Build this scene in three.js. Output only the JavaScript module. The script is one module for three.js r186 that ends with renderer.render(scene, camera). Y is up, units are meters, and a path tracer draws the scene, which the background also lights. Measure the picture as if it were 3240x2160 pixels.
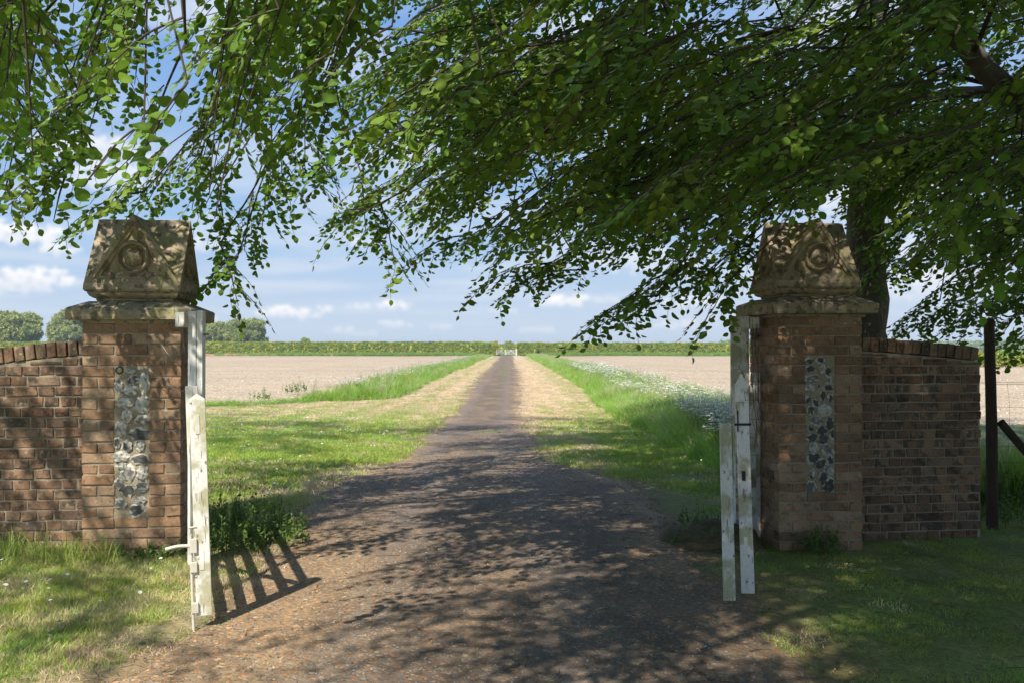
import * as THREE from 'three';
import { mergeGeometries, mergeVertices, toCreasedNormals } from 'three/addons/utils/BufferGeometryUtils.js';
import { RoundedBoxGeometry } from 'three/addons/geometries/RoundedBoxGeometry.js';
import { createNoise2D, createNoise3D } from 'simplex-noise';

// ---------------------------------------------------------------- camera, sky, sun, exposure
const W = 3240, H = 2160, F = 3000, HORIZON = 1099, EYE = 1.5;
const scene = new THREE.Scene();
const camera = new THREE.PerspectiveCamera(2 * Math.atan(H / 2 / F) * 180 / Math.PI, W / H, 0.05, 6000);
const PITCH = Math.atan((HORIZON - H / 2) / F);
camera.position.set(0, EYE, 0);
camera.rotation.set(PITCH, 0, 0);
camera.updateMatrixWorld();
const renderer = new THREE.WebGLRenderer({ antialias: true });
renderer.toneMapping = THREE.LinearToneMapping;
renderer.toneMappingExposure = 1.27;
renderer.shadowMap.enabled = true;
const SUN_AZ = 24 * Math.PI / 180, SUN_EL = 52 * Math.PI / 180;          // behind the camera, to the left
const SUN = new THREE.Vector3(-Math.sin(SUN_AZ) * Math.cos(SUN_EL), Math.sin(SUN_EL), Math.cos(SUN_AZ) * Math.cos(SUN_EL));
const sun = new THREE.DirectionalLight(new THREE.Color().setRGB(1, 0.94, 0.83), 5.0);
sun.position.copy(SUN).multiplyScalar(60); sun.target.position.set(0, 0, -10);
sun.castShadow = true; sun.shadow.mapSize.set(4096, 4096);
Object.assign(sun.shadow.camera, { left: -40, right: 40, top: 40, bottom: -40, near: 1, far: 200 });
scene.add(sun, sun.target);

// ---------------------------------------------------------------- helpers
function rng(seed) { let a = seed >>> 0; return () => { a = (a + 0x6D2B79F5) >>> 0; let t = a; t = Math.imul(t ^ (t >>> 15), t | 1); t ^= t + Math.imul(t ^ (t >>> 7), t | 61); return ((t ^ (t >>> 14)) >>> 0) / 4294967296; }; }
const R0 = rng(11);
const n2 = createNoise2D(rng(5)), n3 = createNoise3D(rng(6));
const V = (x, y, z) => new THREE.Vector3(x, y, z);
const clamp = (x, a, b) => Math.min(b, Math.max(a, x));
const mix = (a, b, t) => a + (b - a) * t;
const smooth = (a, b, x) => { const t = clamp((x - a) / (b - a), 0, 1); return t * t * (3 - 2 * t); };
const mix3 = (a, b, t) => [mix(a[0], b[0], t), mix(a[1], b[1], t), mix(a[2], b[2], t)];
function lerpTable(t, x) { if (x <= t[0][0]) return t[0][1]; for (let i = 1; i < t.length; i++) if (x <= t[i][0]) { const [x0, y0] = t[i - 1], [x1, y1] = t[i]; return mix(y0, y1, (x - x0) / (x1 - x0)); } return t[t.length - 1][1]; }
const fbm = (x, y, o = 4) => { let s = 0, a = 0.5, f = 1; for (let i = 0; i < o; i++) { s += a * n2(x * f, y * f); a *= 0.5; f *= 2.03; } return s; };
// a photo pixel gives a direction; at(px, py, depth) the point at that depth
function ray(px, py) { return V((px - W / 2) / F, (H / 2 - py) / F, -1).applyEuler(camera.rotation); }
function at(px, py, depth) { const r = ray(px, py); return r.multiplyScalar(depth / -r.z).add(camera.position); }
function project(p) { const q = p.clone().applyMatrix4(camera.matrixWorldInverse); return [W / 2 + F * q.x / -q.z, H / 2 - F * q.y / -q.z, -q.z]; }
camera.matrixWorldInverse.copy(camera.matrixWorld).invert();

const taken = {};
function numbered(name) { if (!(name in taken)) { taken[name] = 0; return name; } taken[name]++; return name + '_' + String(taken[name]).padStart(3, '0'); }
function thing(name, label, category, pos = [0, 0, 0], turn = 0, group) {
  const o = new THREE.Group(); o.name = numbered(name); scene.add(o);
  o.position.set(...pos); o.rotation.y = turn; o.userData = { label, category }; if (group) o.userData.group = group;
  return o;
}
function part(name, geo, mat, parent) { const m = new THREE.Mesh(geo, mat); m.name = name; parent.add(m); return m; }
function structure(name, geo, mat) { const m = new THREE.Mesh(geo, mat); m.name = numbered(name); m.userData.kind = 'structure'; scene.add(m); return m; }
function stuff(name, label, category, geo, mat, mats, colors, parent) {
  const m = new THREE.InstancedMesh(geo, mat, mats.length);
  mats.forEach((t, i) => m.setMatrixAt(i, t)); if (colors) colors.forEach((c, i) => m.setColorAt(i, c));
  m.userData.kind = 'stuff';
  if (parent) { m.name = name; parent.add(m); } else { m.name = numbered(name); m.userData.label = label; m.userData.category = category; scene.add(m); }
  return m;
}
const col = (r, g, b) => new THREE.Color().setRGB(r, g, b);
const M4 = (p, q, s) => new THREE.Matrix4().compose(p, q, s.isVector3 ? s : V(s, s, s));
const qEuler = (x, y, z, o = 'YXZ') => new THREE.Quaternion().setFromEuler(new THREE.Euler(x, y, z, o));
function geoFrom(pos, uv, idx, colors) {
  const g = new THREE.BufferGeometry();
  g.setAttribute('position', new THREE.Float32BufferAttribute(pos, 3));
  g.setAttribute('uv', new THREE.Float32BufferAttribute(uv, 2));
  if (colors) g.setAttribute('color', new THREE.Float32BufferAttribute(colors, 3));
  if (idx) g.setIndex(idx); g.computeVertexNormals(); return g;
}
function clean(g) { const h = g.index ? g.toNonIndexed() : g; const o = new THREE.BufferGeometry(); for (const k of ['position', 'normal', 'uv']) o.setAttribute(k, h.attributes[k]); return o; }
const merge = list => mergeGeometries(list.map(clean));
// a bevelled box with uv in metres
function box(w, h, d, r = 0.004, uo = 0, vo = 0) {
  const g = r > 0 ? new RoundedBoxGeometry(w, h, d, 1, Math.min(r, w / 2.1, h / 2.1, d / 2.1)) : new THREE.BoxGeometry(w, h, d);
  const p = g.attributes.position, n = g.attributes.normal, u = g.attributes.uv;
  for (let i = 0; i < p.count; i++) {
    const ax = Math.abs(n.getX(i)), ay = Math.abs(n.getY(i)), az = Math.abs(n.getZ(i));
    if (az >= ax && az >= ay) u.setXY(i, p.getX(i) + uo, p.getY(i) + vo); else if (ax >= ay) u.setXY(i, p.getZ(i) + uo, p.getY(i) + vo); else u.setXY(i, p.getX(i) + uo, p.getZ(i) + vo);
  }
  return g;
}
function beam(a, b, w, h, r = 0.004) {   // a bar from a to b
  const L = a.distanceTo(b), g = box(w, L, h, r, R0(), R0());
  g.applyQuaternion(new THREE.Quaternion().setFromUnitVectors(V(0, 1, 0), b.clone().sub(a).normalize()));
  const c = a.clone().add(b).multiplyScalar(0.5); g.translate(c.x, c.y, c.z); return g;
}
function tube(pts, r0, r1, sides = 6, segs = 8) {
  const c = pts.length > 2 ? new THREE.CatmullRomCurve3(pts) : new THREE.LineCurve3(pts[0], pts[1]);
  const pos = [], uv = [], idx = []; let up = V(0, 1, 0.13).normalize(); let L = 0, last = null;
  for (let i = 0; i <= segs; i++) {
    const t = i / segs, p = c.getPoint(t), T = c.getTangent(t), r = mix(r0, r1, t); if (last) L += p.distanceTo(last); last = p;
    const A = V().crossVectors(T, up); if (A.lengthSq() < 1e-6) A.set(1, 0, 0); A.normalize(); const B = V().crossVectors(A, T).normalize(); up = B;
    for (let k = 0; k <= sides; k++) { const w = k / sides * Math.PI * 2; const q = p.clone().addScaledVector(A, Math.cos(w) * r).addScaledVector(B, Math.sin(w) * r); pos.push(q.x, q.y, q.z); uv.push(k / sides * 6.28 * r0, L); }
  }
  for (let i = 0; i < segs; i++) for (let k = 0; k < sides; k++) { const a = i * (sides + 1) + k, b = a + sides + 1; idx.push(a, b, a + 1, b, b + 1, a + 1); }
  return geoFrom(pos, uv, idx);
}
// ---- textures: arrays of linear colour, then sRGB bytes
const toS = x => Math.round(255 * clamp(x <= 0.0031308 ? 12.92 * x : 1.055 * Math.pow(x, 1 / 2.4) - 0.055, 0, 1));
function pnoise(seed) {   // periodic value noise
  const N = 256, r = rng(seed), t = new Float32Array(N * N).map(() => r());
  return (x, y, per) => { const xi = Math.floor(x), yi = Math.floor(y); let fx = x - xi, fy = y - yi; fx = fx * fx * (3 - 2 * fx); fy = fy * fy * (3 - 2 * fy);
    const w = (a, b) => t[(((a % per) + per) % per) * N + (((b % per) + per) % per)];
    return mix(mix(w(xi, yi), w(xi + 1, yi), fx), mix(w(xi, yi + 1), w(xi + 1, yi + 1), fx), fy); };
}
const pn = pnoise(3);
const pf = (u, v, f, o = 4) => { let s = 0, a = 0.5, n = 0; for (let i = 0; i < o; i++) { const k = Math.min(256, f << i); s += a * pn(u * k + i * 7, v * k + i * 3, k); n += a; a *= 0.55; } return s / n; };
function canvasTex(size, fn, stamps = [], seed = 1) {
  const a = new Float32Array(size * size * 3), h = new Float32Array(size * size);
  for (let y = 0; y < size; y++) for (let x = 0; x < size; x++) { const c = fn(x / size, y / size), i = y * size + x; a[i * 3] = c[0]; a[i * 3 + 1] = c[1]; a[i * 3 + 2] = c[2]; h[i] = c[3] ?? 0.5; }
  const r = rng(seed);
  for (const s of stamps) for (let k = 0; k < s.n; k++) {
    const cx = r() * size, cy = r() * size, rad = mix(s.r0, s.r1, Math.pow(r(), 2)) * size, asp = s.aspect ?? 1, th = s.turn === undefined ? r() * Math.PI : s.turn + (r() - 0.5) * (s.spread ?? 0.3), C = Math.cos(th), S = Math.sin(th), c = s.color(r), dh = s.h ?? 0.2, al = s.alpha ?? 1, wob = r() * 9;
    const e = Math.ceil(rad * Math.max(asp, 1)) + 1;
    for (let j = -e; j <= e; j++) for (let i = -e; i <= e; i++) {
      const u = (C * i + S * j) / (rad * asp), v = (-S * i + C * j) / rad; let d = u * u + v * v; if (s.rough) d *= 1 + s.rough * Math.sin(Math.atan2(v, u) * 3 + wob); if (d > 1) continue;
      const f = al * clamp((1 - d) * 3, 0, 1), q = (((Math.round(cy) + j) % size + size) % size) * size + (((Math.round(cx) + i) % size + size) % size);
      for (let m = 0; m < 3; m++) a[q * 3 + m] = mix(a[q * 3 + m], c[m], f); h[q] = mix(h[q], 0.5 + dh * Math.sqrt(1 - d), f);
    }
  }
  const px = new Uint8Array(size * size * 4), bp = new Uint8Array(size * size * 4);
  for (let i = 0; i < size * size; i++) { for (let m = 0; m < 3; m++) { px[i * 4 + m] = toS(a[i * 3 + m]); bp[i * 4 + m] = clamp(h[i], 0, 1) * 255; } px[i * 4 + 3] = bp[i * 4 + 3] = 255; }
  const mk = (d, srgb) => { const t = new THREE.DataTexture(d, size, size); t.wrapS = t.wrapT = THREE.RepeatWrapping; t.magFilter = THREE.LinearFilter; t.minFilter = THREE.LinearMipmapLinearFilter; t.generateMipmaps = true; if (srgb) t.colorSpace = THREE.SRGBColorSpace; t.needsUpdate = true; return t; };
  return { map: mk(px, true), bump: mk(bp, false) };
}
function metres(tex, size) { const o = {}; for (const k in tex) { o[k] = tex[k].clone(); o[k].repeat.set(1 / size, 1 / size); o[k].needsUpdate = true; } return o; }
function mat(color, rough, tex, bump, extra = {}) { return new THREE.MeshStandardMaterial({ color, roughness: rough, side: THREE.DoubleSide, ...(tex ? { map: tex.map, bumpMap: bump ? tex.bump : null, bumpScale: bump || 1 } : {}), ...extra }); }

// ---------------------------------------------------------------- sky
{
  const w = 2048, h = 1024, d = new Float32Array(w * h * 4);
  // cumulus seen in the photograph: pixel centre, half sizes, strength
  const cu = [[60, 745, 150, 42, 1], [180, 790, 60, 26, 0.8], [90, 885, 150, 36, 1], [40, 915, 120, 20, 0.6], [905, 990, 100, 24, 1], [960, 998, 60, 20, 0.9], [1030, 978, 26, 14, 0.8], [1240, 968, 62, 20, 0.9], [1140, 975, 60, 14, 0.5], [1250, 1026, 60, 14, 0.6], [1080, 1045, 60, 10, 0.5], [1150, 1058, 50, 12, 0.4],
    [640, 1010, 60, 14, 0.6], [620, 780, 90, 30, 0.5], [660, 690, 70, 20, 0.35], [1790, 955, 90, 24, 1], [1740, 965, 60, 14, 0.6], [1900, 950, 80, 14, 0.5], [1600, 985, 60, 10, 0.4], [1400, 1035, 50, 10, 0.4], [1700, 1045, 90, 12, 0.4], [2200, 960, 120, 22, 0.6], [1140, 770, 50, 16, 0.5], [2950, 900, 240, 60, 0.6], [2150, 1030, 120, 14, 0.5], [3000, 780, 200, 70, 0.5], [260, 480, 220, 60, 0.7], [350, 560, 150, 70, 0.7], [1300, 480, 70, 60, 0.6], [2050, 830, 220, 60, 0.5], [2200, 560, 300, 130, 0.6], [2800, 600, 300, 120, 0.7]]
    .map(([px, py, rx, ry, s]) => { const r = ray(px, py); return [Math.atan2(r.x, -r.z), Math.atan2(r.y, Math.hypot(r.x, r.z)), rx / F, ry / F, s]; });
  for (let y = 0; y < h; y++) {
    const el = (y + 0.5) / h * Math.PI - Math.PI / 2;
    for (let x = 0; x < w; x++) {
      const th = ((x + 0.5) / w - 0.5) * Math.PI * 2, dx = Math.cos(el) * Math.cos(th), dy = Math.sin(el), dz = Math.cos(el) * Math.sin(th);
      const e = Math.max(0, el * 180 / Math.PI);
      let c = e < 7 ? mix3([0.66, 0.76, 0.88], [0.40, 0.60, 0.88], e / 7) : e < 22 ? mix3([0.40, 0.60, 0.88], [0.15, 0.36, 0.78], (e - 7) / 15) : mix3([0.15, 0.36, 0.78], [0.10, 0.22, 0.50], smooth(22, 80, e));
      if (el < 0) c = [0.25, 0.25, 0.2];
      else {
        const k = 1 / (dy + 0.06), qx = dx * k, qz = dz * k;
        const veil = smooth(-0.25, 0.5, fbm(qx * 0.5 + 3, qz * 0.75, 5)) * 0.42 * smooth(0, 4, e) * (1 - 0.45 * smooth(9, 20, e)) + 0.12 * smooth(0.0, 0.8, dx) ;
        c = mix3(c, [0.86, 0.90, 0.96], clamp(veil, 0, 0.75));
        let f = smooth(0.12, 0.42, fbm(qx * 0.8 + 11, qz * 0.8 + 4, 6)) * 0.75 * smooth(9, 24, e);
        const az = Math.atan2(dx, -dz); let lit = 0.5;
        if (Math.abs(az) < 0.7 && e < 30) for (const [ca, ce, rx, ry, s] of cu) {
          const u = (az - ca) / rx, v = (el - ce) / ry; if (Math.abs(u) > 1.6 || Math.abs(v) > 1.8) continue;
          const nn = fbm(az * 70, el * 110, 5); const q = 1 - u * u - (v < 0 ? v * v * 2.2 : v * v) + nn * 1.1;
          const g = smooth(0.1, 0.65, q) * s; if (g > f) { f = g; lit = clamp(0.5 + v * 0.6 + nn * 0.5, 0, 1); }
        }
        c = mix3(c, mix3([0.76, 0.82, 0.92], [1.12, 1.10, 1.08], lit), clamp(f, 0, 1));
      }
      const i = (y * w + x) * 4; d[i] = c[0] * 0.78; d[i + 1] = c[1] * 0.78; d[i + 2] = c[2] * 0.78; d[i + 3] = 1;
    }
  }
  const t = new THREE.DataTexture(d, w, h, THREE.RGBAFormat, THREE.FloatType);
  t.mapping = THREE.EquirectangularReflectionMapping; t.magFilter = THREE.LinearFilter; t.minFilter = THREE.LinearFilter; t.needsUpdate = true;
  scene.background = t; scene.environment = t; 
}

// ---------------------------------------------------------------- terrain
function gh(x, d) {
  const near = 1 - smooth(10, 22, d);
  return -0.017 * clamp(x, -4, 4) * near - 0.16 * Math.exp(-Math.pow((d - 27) / 9, 2)) + 0.02 * n2(x * 0.22, d * 0.22) * (1 - smooth(60, 120, d)) + 0.05 * n2(x * 0.03 + 9, d * 0.03) * smooth(15, 40, d);
}
function ground(px, py) { let d = 1; const r = ray(px, py); for (let i = 0; i < 4000; i++) { const p = r.clone().multiplyScalar(d / -r.z).add(camera.position); if (p.y <= gh(p.x, d)) return p; d *= 1.004; } return at(px, py, 200); }
const DL = [[-8, -2.6], [3, -1.9], [4.3, -1.75], [5.4, -1.6], [6.4, -1.75], [7.5, -1.72], [9, -1.98], [10.8, -1.9], [12.6, -1.5], [19, -1.45], [23, -1.45], [40, -1.6], [54, -1.7], [80, -1.75], [190, -2.1]];
const DR = [[-8, 1.9], [3, 1.5], [5.3, 1.45], [6.9, 1.3], [9, 1.4], [10.8, 1.35], [11.6, 0.95], [12.6, 0.4], [19, 0.28], [23, 0.25], [40, 0.33], [54, 0.4], [80, 0.25], [190, 0.0]];
const wob = (d, s) => 0.10 * n2(d * 0.9, s) + 0.06 * n2(d * 3.1, s + 5);
const dl = d => lerpTable(DL, d) + wob(d, 1), dr = d => lerpTable(DR, d) + wob(d, 20);
const LL = [[-10, -18], [24, -18], [26.5, -11], [28, -8], [31, -6.2], [190, -6.2]], LR = [[-10, 16], [17, 16], [20, 9], [23, 5.6], [190, 5.2]];
const lawnL = d => lerpTable(LL, d) + 0.5 * n2(d * 0.35, 40), lawnR = d => lerpTable(LR, d) + 0.4 * n2(d * 0.35, 50);
const tallL = d => d < 26 ? -1e9 : lerpTable([[26, -9], [28, -6.6], [31, -3.6], [40, -3.55], [190, -3.7]], d) + 0.2 * n2(d * 0.5, 60);   // tall grass lies left of this
const tallR = d => d < 9.5 ? 1e9 : lerpTable([[9.5, 3.6], [11, 2.75], [15, 2.6], [22, 2.5], [30, 2.7], [190, 2.75]], d) + 0.15 * n2(d * 0.5, 70);  // tall grass lies right of this

const T_field = metres(canvasTex(1024, (u, v) => { const n = pf(u, v, 8, 5), s = pf(u, v, 64, 3); const k = 0.58 + 0.6 * (n - 0.5) + 0.6 * (s - 0.5); return [k, k * 0.98, k * 0.95, 0.4 + 0.4 * s]; },
  [{ n: 5200, r0: 0.004, r1: 0.010, aspect: 1.3, rough: 0.25, h: 0.3, color: r => { const k = 0.5 + 0.5 * r(); return [k, k * 0.98, k * 0.95]; } }, { n: 2600, r0: 0.003, r1: 0.008, rough: 0.3, h: -0.2, alpha: 0.7, color: r => [0.34, 0.27, 0.22] }, { n: 500, r0: 0.002, r1: 0.004, aspect: 5, h: 0.2, color: r => [0.95, 0.85, 0.6] }], 21), 4.7);
const T_gravel = metres(canvasTex(1024, (u, v) => { const n = pf(u, v, 12, 5), s = pf(u, v, 128, 2); const k = 0.42 + 0.35 * (n - 0.5) + 0.3 * (s - 0.5); return [k, k * 0.96, k * 0.92, 0.35 + 0.3 * s]; },
  [{ n: 9000, r0: 0.002, r1: 0.006, aspect: 1.3, rough: 0.2, h: 0.3, color: r => { const k = 0.3 + 0.75 * r() * r(); return [k, k * (0.9 + 0.1 * r()), k * (0.8 + 0.2 * r())]; } }, { n: 2600, r0: 0.0015, r1: 0.004, aspect: 2.5, h: 0.25, color: r => { const k = 0.4 + 0.5 * r(); return [k, k * 0.62, k * 0.34]; } }, { n: 350, r0: 0.0015, r1: 0.003, h: 0.35, color: r => [0.95, 0.94, 0.9] }], 22), 2.3);
const T_lawn = metres(canvasTex(1024, (u, v) => { const n = pf(u, v, 10, 5), s = pf(u, v, 128, 2); const k = 0.72 + 0.5 * (n - 0.5) + 0.5 * (s - 0.5); return [k * 1.02, k, k * 0.9, 0.3 + 0.4 * s]; },
  [{ n: 6000, r0: 0.0012, r1: 0.002, aspect: 9, h: 0.25, color: r => { const k = 0.35 + 0.75 * r(); return [k, k * (0.92 + 0.16 * r()), k * 0.75]; } }], 23), 2.9);

function sheet(xs, ds, off, colorFn, texName) {   // xs(d) -> array of x
  const pos = [], uv = [], idx = [], cs = []; let n = 0;
  ds.forEach((d, j) => { const row = xs(d); n = row.length; for (const x of row) { pos.push(x, gh(x, d) + off(x, d), -d); uv.push(x, d); cs.push(...colorFn(x, d)); }
    if (j) for (let i = 0; i < n - 1; i++) { const a = (j - 1) * n + i, b = j * n + i; idx.push(a, a + 1, b, b, a + 1, b + 1); } });
  return geoFrom(pos, uv, idx, cs);
}
function spaced(a, b, s0, grow) { const o = []; let x = a, s = s0; while (x < b) { o.push(x); x += s; s *= grow; } o.push(b); return o; }
{ // field and far land
  const half = spaced(0, 2500, 0.8, 1.07), xs = [...half.slice(1).reverse().map(x => -x), ...half];
  const ds = [...spaced(-8, 0, 1, 1), ...spaced(0.6, 4000, 0.6, 1.035)];
  const g = sheet(() => xs, ds, () => -0.07, (x, d) => {
    const n = fbm(x * 0.05, d * 0.02, 4), m = fbm(x * 0.6, d * 0.12, 3); let c = [0.76, 0.61, 0.435].map((v, i) => v * (1 + 0.10 * n + 0.08 * m + 0.05 * Math.sin(d * 3.1 + 0.8 * n2(x * 0.05, d * 0.1)) * (1 - smooth(40, 90, d)) - 0.10 * smooth(0.86, 0.97, Math.cos((d - 34 + 0.04 * x) * 0.42))));
    const red = smooth(150, 185, d + 10 * n2(x * 0.1, 3)); c = mix3(c, [0.50, 0.33, 0.23], red * 0.5);
    const weed = smooth(0.35, 0.6, n2(x * 0.5, d * 0.5)) * (1 - smooth(0, 3, Math.abs(x) < 40 ? Math.min(Math.abs(x - lawnL(d)), Math.abs(x - lawnR(d))) : 9)); c = mix3(c, [0.25, 0.26, 0.10], weed * 0.7);
    if (d > 192 || Math.abs(x) > 110) c = mix3(c, [0.12, 0.17, 0.04], smooth(0.0, 0.3, Math.max((d - 192) / 10, (Math.abs(x) - 110) / 10)));
    return c; });
  structure('field', g, mat(0xffffff, 0.95, T_field, 0.05, { vertexColors: true }));
}
{ // lawn and verges
  const ds = [...spaced(-8, 3, 0.6, 1), ...spaced(3.2, 30, 0.16, 1.004), ...spaced(30.3, 186, 0.35, 1.02)];
  const N = 190;
  const g = sheet(d => { const a = lawnL(d), b = lawnR(d), o = []; for (let i = 0; i <= N; i++) { const t = i / N, s = t * 2 - 1; const f = 0.5 + 0.5 * Math.sign(s) * Math.pow(Math.abs(s), 1.7); o.push(mix(a, b, f)); } return o; }, ds, (x, d) => (x < lawnL(d) + 0.01 || x > lawnR(d) - 0.01) ? -0.09 : 0, (x, d) => {
    const e = Math.max(dl(d) - x, x - dr(d)), n = fbm(x * 0.7, d * 0.5, 4), m = n2(x * 2.6, d * 1.6);
    const green = [0.235, 0.30, 0.075], straw = [0.75, 0.61, 0.45], brown = [0.29, 0.195, 0.115];
    let dry = smooth(13, 32, d) * 0.68 + 0.35 * n + 0.12 * m + (x < 0 ? -0.05 : 0);
    const stripe = Math.sin(x * 5.2 + 0.6 * n2(d * 0.05, 8)); if (d > 10) dry += 0.22 * stripe * smooth(10, 25, d);
    if (x > dr(d) && d > 11.5 && x < 1.3) dry += 0.45;
    if (d < 12 && x < 0) dry = 0.05 + 0.4 * n + 0.7 * (1 - smooth(0.1, 0.9, e + 0.4 * n)) ;
    let c = mix3(green, straw, clamp(dry, 0, 1));
    const b = (1 - smooth(0.0, 0.35 + 0.5 * (n + 0.3), e)) * (d < 12 ? 0.85 : 0.75) * smooth(-0.6, 0.5, m + 0.6); c = mix3(c, brown, clamp(b, 0, 1));
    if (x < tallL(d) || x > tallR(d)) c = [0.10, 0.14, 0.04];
    return c.map(v => v * (1 + 0.12 * m)); });
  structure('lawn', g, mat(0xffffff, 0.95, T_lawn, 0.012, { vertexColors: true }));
}
{ // the drive
  const ds = [...spaced(-8, 3, 0.6, 1), ...spaced(3.2, 30, 0.1, 1.006), ...spaced(30.3, 186, 0.3, 1.02)], N = 44;
  const g = sheet(d => { const a = dl(d), b = dr(d), o = []; for (let i = 0; i <= N; i++) o.push(mix(a, b, i / N)); return o; }, ds, (x, d) => (x < dl(d) + 0.001 || x > dr(d) - 0.001) ? -0.02 : 0.012, (x, d) => {
    const e = Math.min(x - dl(d), dr(d) - x), n = fbm(x * 0.8, d * 0.35, 4), m = n2(x * 3, d * 1.4);
    const track = Math.exp(-Math.pow((Math.abs(x - (dl(d) + dr(d)) / 2 + 0.1) - 0.55) / 0.22, 2)), grey = mix3([0.345, 0.27, 0.20], [0.42, 0.345, 0.275], track), tan = [0.84, 0.60, 0.36];
    const litter = clamp(0.12 + 0.7 * n - 0.2 * track + 0.55 * (1 - smooth(0.0, 0.45, e + 0.2 * m)) + 0.75 * (1 - smooth(-1.5, -0.3, x)) * (1 - smooth(6, 9, d)), 0, 1);
    let c = mix3(grey, tan, litter * 0.8);
    const mid = (dl(d) + dr(d)) / 2, moss = smooth(0.35, 0.6, n2(d * 0.22 + 4, 90) + 0.4 * m) * (1 - smooth(0.15, 0.4, Math.abs(x - mid - 0.15))) * smooth(12, 16, d); c = mix3(c, [0.34, 0.40, 0.14], moss * 0.8);
    return c.map(v => v * (1 + 0.1 * m)); });
  structure('drive', g, mat(0xffffff, 0.92, T_gravel, 0.008, { vertexColors: true }));
}
console.log('terrain');

// ---------------------------------------------------------------- masonry materials
const T_brick = metres(canvasTex(1024, (u, v) => { const n = pf(u, v, 8, 5), s = pf(u, v, 128, 2), w = pf(u, v, 24, 3); let k = 0.66 + 0.5 * (n - 0.5) + 0.22 * (s - 0.5); const dk = smooth(0.56, 0.72, w); k *= 1 - 0.35 * dk; return [k, k * (1 + 0.06 * (w - 0.5)), k, 0.35 + 0.4 * s + 0.3 * (w - 0.5)]; },
  [{ n: 260, r0: 0.002, r1: 0.009, rough: 0.2, alpha: 0.55, h: 0.1, color: r => { const k = 0.75 + 0.25 * r(); return [k, k * 1.25, k * 1.5]; } }, { n: 700, r0: 0.0008, r1: 0.002, h: 0.15, alpha: 0.8, color: r => [0.9, 1.0, 1.05] }, { n: 300, r0: 0.002, r1: 0.006, rough: 0.4, h: -0.25, alpha: 0.6, color: r => [0.25, 0.24, 0.24] }], 31), 1.4);
const T_brickOld = metres(canvasTex(1024, (u, v) => { const n = pf(u, v, 8, 5), s = pf(u, v, 128, 2), w = pf(u, v, 20, 4); let k = 0.68 + 0.6 * (n - 0.5) + 0.3 * (s - 0.5); const dk = smooth(0.52, 0.68, w); k *= 1 - 0.55 * dk; return [k, k * (1 + 0.12 * dk), k * (1 + 0.2 * dk), 0.35 + 0.4 * s + 0.4 * (w - 0.5)]; },
  [{ n: 420, r0: 0.002, r1: 0.010, rough: 0.2, alpha: 0.7, h: 0.1, color: r => { const k = 0.8 + 0.3 * r(); return [k, k * 1.3, k * 1.6]; } }, { n: 2600, r0: 0.0008, r1: 0.0028, h: 0.15, alpha: 0.85, color: r => [1.0, 1.1, 1.2] }, { n: 500, r0: 0.002, r1: 0.007, rough: 0.4, h: -0.25, alpha: 0.7, color: r => [0.22, 0.22, 0.22] }], 34), 1.4);
const T_stone = metres(canvasTex(1024, (u, v) => { const n = pf(u, v, 6, 5), s = pf(u, v, 128, 2), w = pf(u, v, 20, 4); let k = 0.62 + 0.4 * (n - 0.5) + 0.25 * (s - 0.5); const dk = smooth(0.54, 0.68, w); k *= 1 - 0.5 * dk; const g = smooth(0.5, 0.65, pf(u + 0.37, v + 0.11, 7, 3)); return [k * (1 - 0.08 * g), k, k * (0.98 - 0.22 * g), 0.35 + 0.4 * s - 0.2 * dk]; },
  [{ n: 90, r0: 0.004, r1: 0.012, rough: 0.3, alpha: 0.65, h: 0.05, color: r => [0.95, 0.98, 1.05] }, { n: 50, r0: 0.003, r1: 0.010, rough: 0.4, alpha: 0.75, h: 0.05, color: r => [1.0, 0.68, 0.16] }, { n: 700, r0: 0.001, r1: 0.004, rough: 0.4, alpha: 0.6, h: -0.2, color: r => [0.2, 0.2, 0.19] }], 32), 0.9);
const T_mortar = metres(canvasTex(512, (u, v) => { const n = pf(u, v, 8, 5), s = pf(u, v, 128, 2); const k = 0.65 + 0.4 * (n - 0.5) + 0.4 * (s - 0.5); return [k, k, k, 0.5 * n + 0.5 * s]; }, [{ n: 400, r0: 0.002, r1: 0.005, color: r => [0.85, 0.83, 0.8] }], 33), 0.5);
const brickTone = (k, list, tex = T_brick) => list.map(c => mat(col(c[0] * k, c[1] * k, c[2] * k), 0.9, tex, 0.004));
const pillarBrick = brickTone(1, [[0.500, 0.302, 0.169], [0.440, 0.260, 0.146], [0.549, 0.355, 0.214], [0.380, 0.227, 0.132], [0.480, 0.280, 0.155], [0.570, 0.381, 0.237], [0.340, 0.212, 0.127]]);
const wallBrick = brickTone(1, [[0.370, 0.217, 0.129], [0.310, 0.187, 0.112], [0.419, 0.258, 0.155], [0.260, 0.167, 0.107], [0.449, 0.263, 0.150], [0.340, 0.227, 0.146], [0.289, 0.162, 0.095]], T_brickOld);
const stoneMat = mat(col(0.60, 0.48, 0.34), 0.93, T_stone, 0.004);
const mortarMat = mat(col(0.52, 0.44, 0.32), 0.95, T_mortar, 0.004), bedMat = mat(col(0.58, 0.48, 0.31), 0.95, T_mortar, 0.006);
const brickCache = {};
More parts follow.
